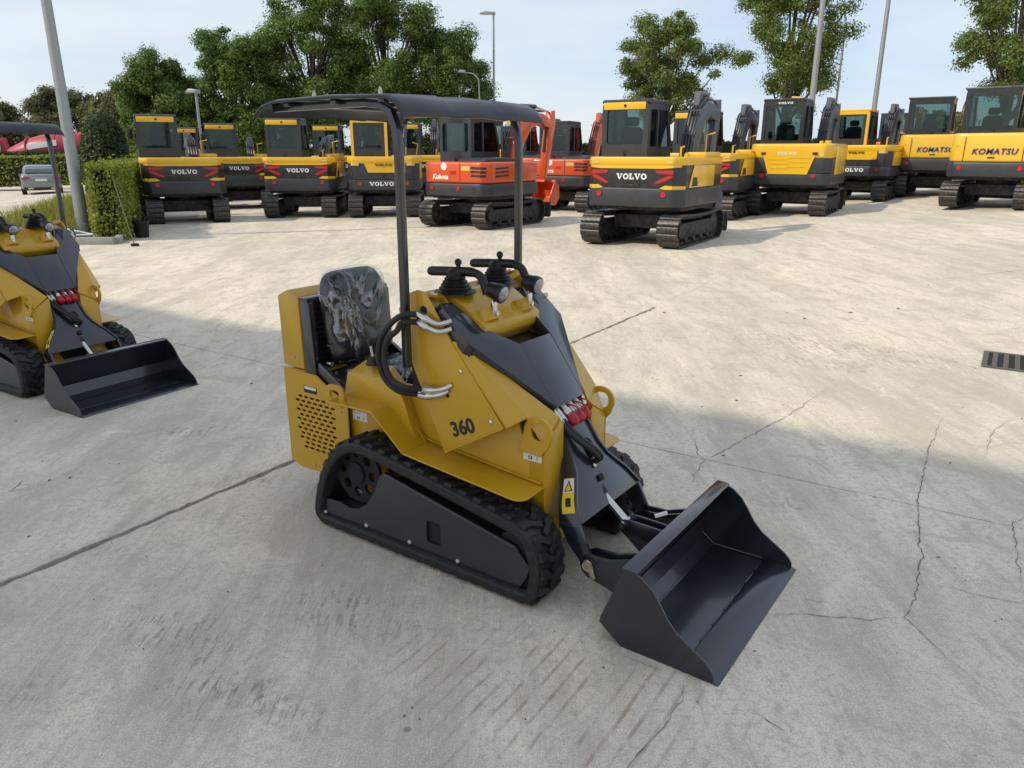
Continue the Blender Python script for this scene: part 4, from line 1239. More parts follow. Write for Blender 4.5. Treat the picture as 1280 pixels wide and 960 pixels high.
def slab_letters(word, h, w, gap):
    """broad slab-serif capitals V O L as flat outlines: (outer, holes) per letter"""
    out = []
    x = 0
    for ch in word:
        if ch == 'V':
            lw = w * 1.12; sf = h * .17
            P = [(0, h), (0, h - sf), (.10 * lw, h - sf), (.42 * lw, 0), (.62 * lw, 0), (.90 * lw, h - sf), (lw, h - sf), (lw, h), (.66 * lw, h), (.66 * lw, h - sf), (.73 * lw, h - sf), (.56 * lw, .30 * h), (.37 * lw, h - sf), (.45 * lw, h - sf), (.45 * lw, h)]
            out.append(([(x + a, b) for a, b in P], []))
        elif ch == 'O':
            lw = w * 1.05
            o = [(x + lw / 2 + lw / 2 * math.cos(2 * math.pi * i / 20), h / 2 + h * .52 * math.sin(2 * math.pi * i / 20)) for i in range(20)]
            q = [(x + lw / 2 + lw * .24 * math.cos(2 * math.pi * i / 16), h / 2 + h * .30 * math.sin(2 * math.pi * i / 16)) for i in range(16)]
            out.append((o, [q]))
        else:
            lw = w * .86; sf = h * .17
            P = [(0, h), (0, h - sf), (.12 * lw, h - sf), (.12 * lw, sf), (0, sf), (0, 0), (lw, 0), (lw, .42 * h), (.80 * lw, .42 * h), (.74 * lw, sf), (.46 * lw, sf), (.46 * lw, h - sf), (.58 * lw, h - sf), (.58 * lw, h)]
            out.append(([(x + a, b) for a, b in P], []))
        x += lw + gap
    return out, x - gap

def slab_text(word, y0, z0, h, width, material, parent, off=.004):
    ls, tot = slab_letters(word, 1.0, 1.15, .10)
    kx = width / tot
    grp = None
    mb = MB()
    for outer, holes in ls:
        f = lambda p: (y0 + width / 2 - p[0] * kx, z0 - h / 2 + p[1] * h)
        mb.prism([f(p) for p in outer], -RX - off, -RX - off - .004, 'yz', holes=[[f(p) for p in q] for q in holes])
    return mb.build('lettering', material, parent, smooth=0)

def make_cab(root, frame, x0=-.55, x1=.62, y0=.0, y1=.95, z0=1.50, z1=2.62, mx=.10, rear_z=(1.84, 2.46), trim=None, rear_inner=None, posts=None, side_z=1.80, roofm=None):
    """glazed cab: rear frame with a rounded window, side frames, roof, glass, seat"""
    post = posts or frame
    hole = rrect(y0 + mx, y1 - mx, rear_z[0], rear_z[1], .05, 3)
    outer = [(y0, z0), (y1, z0), (y1, z1 - .06), (y1 - .05, z1), (y0 + .05, z1), (y0, z1 - .06)]
    if rear_inner:
        hole2 = [(y0 + .075, z0 + .01), (y1 - .075, z0 + .01), (y1 - .075, z1 - .10), (y0 + .075, z1 - .10)]
        cab = MB().prism(outer, x0, x0 + .07, 'yz', holes=[hole2]).build('cab', post, root, smooth=30)
        MB().prism([(y0 + .076, z0 + .011), (y1 - .076, z0 + .011), (y1 - .076, z1 - .101), (y0 + .076, z1 - .101)], x0 + .012, x0 + .06, 'yz', holes=[hole]).build('rear_wall', rear_inner, cab, smooth=30)
    else:
        cab = MB().prism(outer, x0, x0 + .07, 'yz', holes=[hole]).build('cab', frame, root, smooth=30)
    MB().box(x0 + .03, x0 + .036, y0 + mx - .005, y1 - mx + .005, rear_z[0] - .005, rear_z[1] + .005).build('rear_window', M_GLS, cab, smooth=0)
    mid = x0 + .48
    for yy, sgn in ((y0, 1), (y1, -1)):
        so = [(x0 + .072, z0), (x0 + .072, z1 - .02), (x1 - .20, z1 - .02), (x1, side_z + .12), (x1, z0)]
        sh1 = rrect(x0 + .12, mid - .03, side_z, z1 - .13, .04, 3)
        sh2 = [(mid + .03, side_z), (x1 - .06, side_z), (x1 - .06, side_z + .14), (x1 - .235, z1 - .13), (mid + .03, z1 - .13)]
        sf = MB().prism(so, yy, yy + sgn * .06, 'xz', holes=[sh1, sh2]).build('side_frame', frame, cab, smooth=30)
        ym = yy + sgn * .03
        MB().prism(sh1, ym - .002, ym + .002, 'xz').build('side_window', M_GLS, cab, smooth=0)
        MB().prism(sh2, ym - .002, ym + .002, 'xz').build('side_window', M_GLS, cab, smooth=0)
    MB().plate([(x1 - .005, y0 + .062, side_z + .10), (x1 - .005, y1 - .062, side_z + .10), (x1 - .205, y1 - .062, z1 - .03), (x1 - .205, y0 + .062, z1 - .03)], .004).build('windscreen', M_GLS, cab, smooth=0)
    MB().box(x1 - .04, x1 + .0, y0 + .062, y1 - .062, z0, side_z + .09).build('front_wall', frame, cab)
    MB().prism([(x0 + .01, z1 - .025), (x0 - .012, z1 + .015), (x0 + .05, z1 + .05), (x1 - .25, z1 + .045), (x1 - .17, z1 + .005), (x1 - .19, z1 - .025)], y0 - .012, y1 + .012, 'xz').build('cab_roof', roofm or frame, cab, bevel=.018)
    MB().box(x0 + .075, x1 - .045, y0 + .065, y1 - .065, z0, z0 + .05).build('cab_floor', M_UNDER, cab)
    if trim:
        MB().box(x0 - .016, x0 - .001, y0 + .06, y1 - .03, z1 - .135, z1 - .005).build('roof_trim', trim, cab, bevel=.008)
        MB().prism(arc((y0 + y1) / 2, z1 - .07, .03, 0, 300, 8), x0 - .017, x0 - .022, 'yz').build('lifting_ring', M_VBLK, cab)
    yc = (y0 + y1) / 2 - .02
    st = MB().prism([(yc - .23, 1.66), (yc + .23, 1.66), (yc + .22, 2.10), (yc + .15, 2.16), (yc - .15, 2.16), (yc - .22, 2.10)], x0 + .22, x0 + .36, 'yz').build('seat', M_SEATB, cab, bevel=.04)
    MB().prism(rrect(yc - .13, yc + .13, 2.17, 2.34, .05, 3), x0 + .25, x0 + .34, 'yz').build('headrest', M_SEATB, cab, bevel=.03)
    MB().box(x0 + .22, x0 + .72, yc - .24, yc + .24, 1.56, 1.70).build('seat_base', M_SEATB, cab, bevel=.04)
    MB().tube([(x0 + .2, yc + .26, 1.70), (x0 + .18, yc + .27, 2.02), (x0 + .24, yc + .25, 2.06)], .012, 6).build('seat_belt_post', M_BOOMG, cab)
    # wiper and small handle on the back
    MB().tube([(x0 - .02, y0 + .45, z0 + .02), (x0 - .05, y0 + .47, z0 + .10)], .018, 6).build('rear_latch', M_VBLK, cab)
    return cab

def joint(root, dx):
    o = bpy.data.objects.new('joint', None); COL.objects.link(o); o.parent = root; o['dx'] = dx
    return o

def flatten(j):
    """move the boom's parts onto the machine itself, shifted along it"""
    bpy.context.view_layer.update()
    for c in list(j.children):
        c.parent = j.parent
        c.location.x += j['dx']
    bpy.data.objects.remove(j)

def make_boom(root, m, lines=True, y=-.38, reach=0.18, tip_txt=None, cyl_m=None, low=0.16, back=0.30):
    """gooseneck boom with hydraulic lines, folded dipper arm and bucket resting low in front"""
    k = reach
    root = joint(root, -back)
    bp = [(.66, 1.05), (.92, 1.00), (1.20 + k * .3, 2.05), (1.38 + k * .5, 2.40), (1.62 + k * .7, 2.52), (2.10 + k, 2.42), (2.18 + k, 2.58), (1.75 + k * .8, 2.80), (1.42 + k * .5, 2.84), (1.12 + k * .3, 2.66), (.86 + k * .1, 2.05)]
    if low: bp = [(x, z - low * max(0, (z - 1.0)) / 1.8) for x, z in bp]
    bo = MB().prism(bp, y - .12, y + .12, 'xz').build('boom', m, root, bevel=.012)
    zt = lambda z: z - low * max(0, (z - 1.0)) / 1.8
    if lines:
        for i in range(4):
            yy = y - .095 + i * .062
            MB().tube([(.55, yy, 1.35), (.70 + k * .05, yy, zt(1.72)), (.80 + k * .1, yy, zt(2.08)), (1.05 + k * .3, yy, zt(2.70)), (1.40 + k * .5, yy, zt(2.90)), (1.80 + k * .8, yy, zt(2.86))], .018, 6).build('hydraulic_line', M_VBLK, bo)
        for zz, xx in ((2.15, .83), (2.62, 1.02)):
            MB().box(xx - .03 + k * .1, xx + .03 + k * .1, y - .125, y + .125, zt(zz) - .012, zt(zz) + .012).build('line_clamp', m, bo)
    MB().tube([(1.20 + k * .3, y, zt(2.97)), (1.65 + k * .6, y, zt(2.98))], .055, 12).build('arm_cylinder', cyl_m or M_VBLK, bo)
    MB().tube([(1.65 + k * .6, y, zt(2.98)), (2.10 + k, y, zt(2.86))], .030, 10).build('cylinder_rod', M_CHR, bo)
    MB().prism([(1.10 + k * .3, zt(2.70)), (1.16 + k * .3, zt(3.02)), (1.28 + k * .4, zt(2.98)), (1.32 + k * .4, zt(2.82))], y - .06, y + .06, 'xz').build('cylinder_bracket', m, bo)
    ax, az = 2.14 + k, zt(2.50)
    ap = [(ax - .06, az + .36), (ax + .10, az + .38), (ax + .14, az + .05), (ax - .02 - .25, 1.05), (ax - .16 - .25, 1.02), (ax - .20, az - .15)]
    ar = MB().prism(ap, y - .09, y + .09, 'xz').build('dipper_arm', m, root, bevel=.01)
    MB().tube([(ax - .16, y, az + .05), (ax - .30, y, 1.72)], .04, 10).build('bucket_cylinder', cyl_m or M_VBLK, ar)
    bx = ax - .28
    b0 = [(bx + .10, 1.02), (bx + .30, .86), (bx + .33, .55), (bx + .16, .36), (bx - .22, .42), (bx - .22, .45), (bx + .12, .41), (bx + .27, .57), (bx + .25, .83), (bx + .06, .96)]
    bk = MB().prism(b0, y - .28, y + .28, 'xz').build('bucket', m, root, bevel=.006)
    for ss in (-1, 1):
        MB().prism([(bx + .10, 1.0), (bx + .30, .86), (bx + .33, .55), (bx + .16, .37), (bx - .20, .43), (bx - .08, .72)], y + ss * .281, y + ss * .295, 'xz').build('bucket_side', m, bk)
    for q in range(4):
        MB().prism([(bx - .20, .415), (bx - .20, .455), (bx - .33, .435)], y - .25 + q * .145, y - .19 + q * .145, 'xz').build('tooth', M_STEEL, bk)
    # boom foot cylinder
    MB().tube([(.98, y, .98), (1.22 + k * .25, y, zt(1.75))], .06, 12).build('boom_cylinder', cyl_m or M_VBLK, bo)
    MB().box(.62, 1.05, y - .17, y + .17, .72, 1.10).build('swing_bracket', M_UNDER, root, bevel=.02)
    flatten(root)
    return bo

def undercarriage(root, blade=None):
    for y in (.78, -.78): crawler(root, y)
    MB().box(-.62, .62, -.60, .60, .30, .56).build('car_body', M_UNDER, root, bevel=.03)
    MB().lathe([(.48, 0), (.48, .14)], (0, 0, .55), 'z', 24).build('swing_ring', M_UNDER, root)
    MB().prism([(1.52, .12), (1.60, .15), (1.60, .48), (1.52, .50), (1.56, .30)], -.97, .97, 'xz').build('dozer_blade', blade or M_UNDER, root, bevel=.01)
    for y in (-.32, .32):
        MB().prism([(.55, .30), (1.52, .24), (1.52, .34), (.55, .44)], y - .05, y + .05, 'xz').build('blade_arm', M_UNDER, root)
    MB().box(-.88, .90, -.86, .86, .66, .745).build('deck', M_UNDER, root)

def engine_top(root, z, m, x0=-RX + .02, x1=.80, r=.06):
    pass

def side_doors(root, z0, z1, m, slots=True):
    for s in (-1, 1):
        d = MB().prism([(-.82, z0), (.40 if s < 0 else -.55, z0), (.40 if s < 0 else -.55, z1), (-.82, z1)], s * (BW + 0.0010), s * (BW + 0.0150), 'xz').build('side_door', m, root, bevel=.006)
        for k in range(4):
            MB().box(-.72, -.50 if s > 0 else -.30, min(s * .9455, s * (BW + 0.0180)), max(s * .9455, s * (BW + 0.0180)), z0 + .10 + k * .055, z0 + .125 + k * .055).build('vent_slot', M_UNDER, d, smooth=0)

def exc_A(low=.16):
    """charcoal and yellow machine with red chevrons on a black rear panel"""
    r = thing('excavator', '', 'excavator')
    undercarriage(r)
    MB().prism(plan(.010), .73, 1.075, 'xy').build('counterweight', M_VGRY, r, bevel=.035)
    MB().prism(plan(-.004), 1.072, 1.475, 'xy').build('rear_panel', M_VBLK, r, bevel=.01)
    MB().prism(plan(.014), 1.47, 1.615, 'xy').build('engine_cover', M_VYEL, r, bevel=.03)
    wrap('cover_lip', [(.90, 1.44), (.90, 1.475), (-.90, 1.475), (-.90, 1.44), (-.62, 1.415), (.62, 1.415)], M_VYEL, r, -.003, .010)
    for s in (1, -1):
        wrap('chevron', [(s * .80, 1.385), (s * .80, 1.315), (s * .50, 1.335), (s * .46, 1.385)], M_VRED, r, -.002, .008)
        wrap('chevron', [(s * .80, 1.295), (s * .76, 1.250), (s * .52, 1.150), (s * .45, 1.165), (s * .50, 1.200), (s * .70, 1.295)], M_VRED, r, -.002, .008)
        wrap('corner_trim', [(s * .962, 1.055), (s * .962, 1.115), (s * .66, 1.125), (s * .56, 1.075), (s * .66, 1.055)], M_VYEL, r, .008, .006)
        disc('reflector', s * .64, .965, .048, M_VRED, r, .012)
        wrap('warning_label', [(s * .80, 1.50), (s * .80, 1.56), (s * .66, 1.56), (s * .66, 1.50)], M_LABY, r, .016, .002)
    slab_text('VOLVO', .0, 1.275, .105, .60, M_TWHT, r, -.002)
    MB().box(-RX - .02, -RX + .03, -.16, .16, 1.10, 1.14).build('latch_handle', M_UNDER, r, bevel=.008)
    for s in (-1, 1):
        MB().prism([(-.84, 1.08), (.50 if s < 0 else -.56, 1.08), (.50 if s < 0 else -.56, 1.47), (-.62, 1.47)], s * (BW + 0.0000), s * (BW + 0.0140), 'xz').build('side_door', M_VYEL, r, bevel=.006)
        MB().prism([(-.72, 1.10), (-.40, 1.10), (-.46, 1.26), (-.66, 1.26)], s * (BW + 0.0145), s * (BW + 0.0180), 'xz').build('side_grille', M_VBLK, r)
    make_cab(r, M_VGRY, trim=M_VYEL, z0=1.60, z1=2.60)
    wrap('panel_groove', [(.72, 1.135), (.22, 1.135), (.16, 1.195), (-.22, 1.195), (-.30, 1.135), (-.72, 1.135), (-.72, 1.125), (-.31, 1.125), (-.23, 1.185), (.15, 1.185), (.21, 1.125), (.72, 1.125)], M_UNDER, r, -.002, .004)
    MB().tube([(.62, .96, 1.95), (.80, 1.08, 2.05), (.80, 1.08, 2.30)], .014, 6).build('mirror_arm', M_VBLK, r)
    MB().prism(rrect(1.02, 1.16, 2.08, 2.34, .03, 2), .785, .815, 'yz').build('mirror', M_VBLK, r, bevel=.01)
    MB().tube([(.90, -.62, 1.60), (.93, -.62, 2.02), (.90, -.80, 2.06)], .016, 6).build('hand_rail', M_VYEL, r)
    MB().box(.05, .92, -.94, -.52, 1.60, 1.70).build('tool_box', M_VYEL, r, bevel=.03)
    MB().lathe([(.05, 0), (.05, .05), (.035, .06)], (-.30, -.70, 1.615), 'z', 12).build('filler_cap', M_VYEL, r)
    MB().tube([(-.10, -.50, 1.62), (-.10, -.50, 1.78), (.05, -.50, 1.80)], .02, 8).build('hand_rail', M_VYEL, r)
    b = make_boom(r, M_BOOMG, low=low)
    return r

def exc_B():
    """machine with yellow cab posts and a yellow tongue on the charcoal rear"""
    r = thing('excavator', '', 'excavator')
    undercarriage(r)
    MB().prism(plan(.010), .73, 1.02, 'xy').build('counterweight', M_VGRY, r, bevel=.035)
    MB().prism(plan(.0), 1.018, 1.44, 'xy').build('rear_panel', M_VGRY, r, bevel=.02)
    MB().prism(plan(.012), 1.43, 1.615, 'xy').build('engine_cover', M_VYEL, r, bevel=.04)
    wrap('yellow_tongue', [(.50, 1.44), (-.60, 1.44), (-.60, 1.20), (.40, 1.20)], M_VYEL, r, .001, .010)
    for s in (1, -1):
        disc('reflector', s * .64, .915, .048, M_VRED, r, .012)
        wrap('warning_label', [(s * .86, 1.38), (s * .86, 1.50), (s * .64, 1.50), (s * .64, 1.38)], M_LABY, r, .015, .002)
    slab_text('VOLVO', -.02, 1.40, .07, .46, M_TBLK, r, .020)
    slab_text('VOLVO', .05, .905, .105, .66, M_TWHT, r, .012)
    MB().box(-RX - .006, -RX - .002, -.10, .02, 1.05, 1.14).build('latch_recess', M_UNDER, r)
    for s in (-1, 1):
        MB().prism([(-.84, 1.03), (.50 if s < 0 else -.56, 1.03), (.50 if s < 0 else -.56, 1.43), (-.80, 1.43)], s * (BW + 0.0010), s * (BW + 0.0140), 'xz').build('side_door', M_VYEL, r, bevel=.006)
    make_cab(r, M_VGRY, posts=M_VYEL, rear_inner=M_VGRY, z0=1.60, z1=2.60, mx=.17, rear_z=(1.80, 2.44), y1=.90, y0=-.10, roofm=M_VYEL)
    MB().tube([(.0, -.55, 1.62), (.0, -.55, 1.80), (.1, -.55, 1.84)], .02, 8).build('hand_rail', M_VYEL, r)
    MB().tube([(.9, -.80, 1.62), (.9, -.86, 1.95), (.88, -.70, 2.0)], .016, 8).build('mirror_arm', M_VYEL, r)
    make_boom(r, M_BOOMG)
    return r

def exc_C():
    """larger machine, wide yellow ribbed rear door between charcoal corners, all-black cab"""
    r = thing('excavator', '', 'excavator')
    undercarriage(r)
    MB().prism(plan(.012), .73, 1.02, 'xy').build('counterweight', M_VGRY, r, bevel=.045)
    MB().prism(plan(.0), 1.018, 1.36, 'xy').build('rear_body', M_VGRY, r, bevel=.02)
    MB().prism(plan(.010), 1.355, 1.70, 'xy').build('engine_cover', M_VYEL, r, bevel=.06, seg=3)
    d = wrap('rear_door', [(.60, 1.50), (-.60, 1.50), (-.60, 1.40), (-.46, .99), (.46, .99), (.60, 1.40)], M_VYEL, r, .013, .014)
    for k, (z, w) in enumerate(((1.34, .50), (1.24, .46), (1.13, .42))):
        wrap('door_rib', [(w, z), (.05, z), (.0, z + .035), (-w, z + .035), (-w, z + .02), (-.02, z + .02), (.03, z - .015), (w, z - .015)], M_VYEL, d, .028, .008)
    for s in (1, -1):
        disc('reflector', s * .60, .95, .05, M_VRED, r, .014)
        wrap('vent', [(s * .66, 1.44), (s * .66, 1.50), (s * .54, 1.50), (s * .54, 1.44)], M_UNDER, r, .029, .003)
    wrap('warning_label', [(-.88, 1.40), (-.88, 1.50), (-.70, 1.50), (-.70, 1.40)], M_LABY, r, .014, .002)
    slab_text('VOLVO', .05, 1.475, .060, .46, M_TWHT, r, .029)
    for s in (-1, 1):
        MB().prism([(-.62, .98), (.70 if s < 0 else -.50, .98), (.70 if s < 0 else -.50, 1.62), (-.62, 1.62)], s * (BW + 0.0010), s * (BW + 0.0160), 'xz').build('side_door', M_VYEL, r, bevel=.008)
    cb = make_cab(r, M_VBLK, z0=1.68, z1=2.72, mx=.085, rear_z=(1.78, 2.58), y0=-.12, y1=.88, side_z=1.86)
    MB().box(-.567, -.555, .10, .60, 2.61, 2.70).build('cab_sign', M_UNDER, cb)
    slab_text_cab(cb)
    MB().tube([(-.2, .05, 2.78), (-.2, .30, 2.80)], .03, 8).build('roof_lamp', M_VYEL, cb)
    MB().lathe([(.05, 0), (.05, .06), (.03, .07)], (-.35, -.55, 1.70), 'z', 12).build('filler_cap', M_VYEL, r)
    MB().lathe([(.08, 0), (.08, .05), (.06, .07)], (-.60, -.75, 1.70), 'z', 14).build('filler_cap', M_VYEL, r)
    make_boom(r, M_BOOMG)
    return r

def slab_text_cab(cb):
    ls, tot = slab_letters('VOLVO', 1.0, 1.15, .10)
    kx = .36 / tot
    mb = MB()
    for outer, holes in ls:
        f = lambda p: (.35 + .18 - p[0] * kx, 2.632 + p[1] * .05)
        mb.prism([f(p) for p in outer], -.568, -.571, 'yz', holes=[[f(p) for p in q] for q in holes])
    return mb.build('lettering', M_TWHT, cb, smooth=0)

def exc_D():
    """orange machine with dark counterweight and grey cab"""
    r = thing('excavator', '', 'excavator')
    undercarriage(r)
    MB().prism(plan(.012), .73, 1.03, 'xy').build('counterweight', M_VGRY, r, bevel=.05)
    MB().prism(plan(.0), 1.028, 1.50, 'xy').build('engine_cover', M_ORG, r, bevel=.06, seg=3)
    MB().prism([(-RX + .10, 1.49), (-.95, 1.57), (-.20, 1.60), (.30, 1.55), (.30, 1.48)], -.80, -.02, 'xz').build('cover_crown', M_VGRY, r, bevel=.05)
    wrap('seam', [(-.205, 1.06), (-.205, 1.48), (-.220, 1.48), (-.220, 1.06)], M_UNDER, r, .0005, .002)
    for k in range(3):
        z = 1.16 + k * .085
        MB().prism([(-.86, z), (-.30, z + .02), (-.34, z + .06), (-.84, z + .045)], -BW - .002, -BW - .006, 'xz').build('side_vent', M_UNDER, r)
        wrap('rear_vent', [(-.50, z + .02), (-.88, z + .005), (-.88, z + .055), (-.54, z + .070)], M_UNDER, r, .002, .003)
    for y in (.62, -.18):
        disc('reflector', y, .925, .052, M_VRED, r, .013)
    disc('reflector', -.60, .925, .03, M_UNDER, r, .013)
    wrap('warning_label', [(-.26, 1.31), (-.26, 1.41), (-.50, 1.41), (-.50, 1.31)], M_LABY, r, .003, .002)
    disc('emblem', .25, 1.40, .085, M_TWHT, r, .001, .004)
    text_part('Kubota', .155, frame_M((-RX - .004, .36, 1.165), (0, -1, 0), (0, 0, 1)), M_TWHT, r, bold=.006, shear=.15, depth=.004)
    wrap('model_mark', [(.06, 1.22), (.06, 1.30), (-.10, 1.30), (-.10, 1.22)], M_VRED, r, .001, .003)
    make_cab(r, M_VGRY, z0=1.49, z1=2.52, mx=.085, rear_z=(1.72, 2.36), y0=-.06, y1=.88, side_z=1.72)
    make_boom(r, M_ORG, reach=.62, cyl_m=M_VBLK)
    return r

def exc_E():
    """golden-yellow machine with a wide glazed dark cab and blue lettering"""
    r = thing('excavator', '', 'excavator')
    undercarriage(r)
    MB().prism(plan(.014), .73, 1.08, 'xy').build('counterweight', M_VGRY, r, bevel=.05)
    MB().prism(plan(.0), 1.078, 1.74, 'xy', b_poly=[(x * .97, y * .985) for x, y in plan(.0)]).build('engine_cover', M_KYEL, r, bevel=.06, seg=3)
    wrap('seam', [(-.60, 1.09), (-.60, 1.50), (-.66, 1.66), (-.675, 1.66), (-.615, 1.50), (-.615, 1.09)], M_UNDER, r, .0005, .002)
    wrap('seam', [(.62, 1.09), (.62, 1.66), (.605, 1.66), (.605, 1.09)], M_UNDER, r, .0005, .002)
    for y in (.66, -.60):
        disc('reflector', y, .945, .052, M_VRED, r, .015)
    text_part('KOMATSU', .185, frame_M((-RX - .006, -.02, 1.315), (0, -1, 0), (0, 0, 1)), M_TBLU, r, bold=.0035, shear=.18, depth=.006, sx=1.0, space=1.12)
    wrap('latch', [(.10, 1.165), (.10, 1.195), (-.05, 1.195), (-.05, 1.165)], M_UNDER, r, .001, .006)
    for (y, z) in ((.80, 1.45), (.76, 1.45), (-.80, 1.15)):
        wrap('bolt_cap', [(y, z), (y + .02, z + .03), (y - .02, z + .03)], M_LABY, r, .001, .003)
    cb = make_cab(r, M_VBLK, z0=1.72, z1=2.74, mx=.075, rear_z=(1.80, 2.60), y0=-.26, y1=.90, side_z=1.86, roofm=M_BOOMG)
    MB().box(-.58, -.50, -.30, .94, 2.755, 2.80).build('roof_edge', M_BOOMG, cb, bevel=.015)
    make_boom(r, M_KYEL, y=-.50)
    return r

PROTO = {}
bpy.context.view_layer.update()
FLEET = [
 ('A', 2.68, 14.49, 57, 'charcoal and yellow excavator with red chevrons, lone in front of the right hand row'),
 ('L', -8.22, 19.51, 116, 'charcoal and yellow excavator with red chevrons parked next to the clipped hedge'),
 ('L', -5.55, 21.25, 93, 'charcoal and yellow excavator with red chevrons between hedge machine and yellow posted one'),
 ('L', -8.55, 24.70, 108, 'charcoal and yellow excavator with red chevrons in the second row behind the hedge machine'),
 ('L', -11.10, 28.20, 108, 'charcoal and yellow excavator mostly hidden, third back in the hedge side file'),
 ('A', -5.75, 26.90, 95, 'charcoal and yellow excavator in the gap behind the yellow posted machine'),
 ('B', -3.38, 21.22, 94, 'excavator with yellow cab posts and yellow tongued rear beside the orange machine'),
 ('A', -2.95, 25.90, 92, 'charcoal and yellow excavator peeping out behind the machine with yellow cab posts'),
 ('D', -.66, 18.00, 56, 'orange excavator with round white emblem and its red bucket held up in front'),
 ('D', 1.75, 22.60, 64, 'orange excavator standing behind the raised red bucket of another orange one'),
 ('D', .60, 26.60, 64, 'orange excavator furthest back of the orange ones'),
 ('A', 5.00, 19.50, 57, 'charcoal and yellow excavator wedged between the front machine and the black cabbed one'),
 ('C', 7.22, 19.80, 58, 'excavator with ribbed yellow rear door and all black cab'),
 ('B', 10.35, 23.10, 52, 'excavator with yellow cab posts beside the golden machines with blue lettering'),
 ('E', 12.50, 23.20, 56, 'golden yellow excavator with blue lettering, set back beside the yellow posted one'),
 ('E', 11.75, 18.90, 48, 'golden yellow excavator with blue lettering standing foremost of the golden pair'),
 ('E', -.60, 30.20, 92, 'golden yellow excavator deep in the back row between oaks and orange machines'),
 ('D', 14.60, 29.60, 60, 'orange excavator glimpsed behind the golden yellow machines'),
]
MAKERS = {'A': exc_A, 'L': lambda: exc_A(.75), 'B': exc_B, 'C': exc_C, 'D': exc_D, 'E': exc_E}
GROUPS = {'A': 'charcoal excavators with red chevrons', 'L': 'charcoal excavators with red chevrons', 'B': 'excavators with yellow cab posts', 'C': None, 'D': 'orange excavators', 'E': 'golden yellow excavators'}
for (k, x, y, hd, lab) in FLEET:
    if k not in PROTO:
        o = PROTO[k] = MAKERS[k]()
        bpy.context.view_layer.update()
    else:
        o = copy_tree(PROTO[k])
    o.location = (x, y, zg(x, y)); o.rotation_euler = (0, 0, R(hd)); o.scale = [0.985 if k == 'C' else (.97 if k == 'E' else .945)] * 3
    tag(o, lab, 'excavator', GROUPS[k])
# ------------------------------------------------------------------ vegetation
def leaf_mat(name, dark, light, trans=0.35):
    m = bpy.data.materials.new(name)
    m.use_nodes = True
    nt = m.node_tree; N, L = nt.nodes, nt.links
    N.clear()
    out = N.new('ShaderNodeOutputMaterial')
    geo = N.new('ShaderNodeNewGeometry'); tc = N.new('ShaderNodeTexCoord')
    n = N.new('ShaderNodeTexNoise'); n.inputs['Scale'].default_value = 1.1; n.inputs['Detail'].default_value = 4
    L.new(tc.outputs['Object'], n.inputs['Vector'])
    ad = N.new('ShaderNodeMath'); ad.operation = 'ADD'; ad.use_clamp = True
    sc = N.new('ShaderNodeMath'); sc.operation = 'MULTIPLY_ADD'; sc.inputs[1].default_value = 0.75; sc.inputs[2].default_value = -0.22
    L.new(geo.outputs['Random Per Island'], sc.inputs[0])
    n2 = N.new('ShaderNodeMath'); n2.operation = 'MULTIPLY'; n2.inputs[1].default_value = 0.8
    L.new(n.outputs['Fac'], n2.inputs[0])
    L.new(sc.outputs['Value'], ad.inputs[0]); L.new(n2.outputs['Value'], ad.inputs[1])
    mx = N.new('ShaderNodeMixRGB'); mx.inputs['Color1'].default_value = (*dark, 1); mx.inputs['Color2'].default_value = (*light, 1)
    L.new(ad.outputs['Value'], mx.inputs['Fac'])
    b = N.new('ShaderNodeBsdfPrincipled'); b.inputs['Roughness'].default_value = 0.5; b.inputs['Specular IOR Level'].default_value = 0.35
    L.new(mx.outputs['Color'], b.inputs['Base Color'])
    tr = N.new('ShaderNodeBsdfTranslucent')
    br = N.new('ShaderNodeMixRGB'); br.blend_type = 'MULTIPLY'; br.inputs['Fac'].default_value = 1; br.inputs['Color2'].default_value = (1.3, 1.5, .6, 1)
    L.new(mx.outputs['Color'], br.inputs['Color1']); L.new(br.outputs['Color'], tr.inputs['Color'])
    ms = N.new('ShaderNodeMixShader'); ms.inputs['Fac'].default_value = trans
    L.new(b.outputs['BSDF'], ms.inputs[1]); L.new(tr.outputs['BSDF'], ms.inputs[2])
    L.new(ms.outputs['Shader'], out.inputs['Surface'])
    return m

M_OAK = leaf_mat('oak_leaves', (0.040, 0.078, 0.018), (0.180, 0.262, 0.052))
M_OAK2 = leaf_mat('oak_leaves_dry', (0.055, 0.082, 0.018), (0.205, 0.255, 0.056))
M_HDG = leaf_mat('hedge_leaves', (0.060, 0.095, 0.014), (0.38, 0.40, 0.06))
M_YEW = leaf_mat('yew_leaves', (0.018, 0.038, 0.014), (0.065, 0.095, 0.030))
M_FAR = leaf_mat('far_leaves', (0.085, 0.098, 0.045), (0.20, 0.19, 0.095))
M_GRS = leaf_mat('grass_blades', (0.14, 0.16, 0.02), (0.42, 0.38, 0.10), .25)
M_BARK = mat('bark', (0.075, 0.060, 0.045), 0.9, var=0.4, scale=9, bump=0.9, bscale=25)
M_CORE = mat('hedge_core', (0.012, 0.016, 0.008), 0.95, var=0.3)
nrg = np.random.default_rng(11)

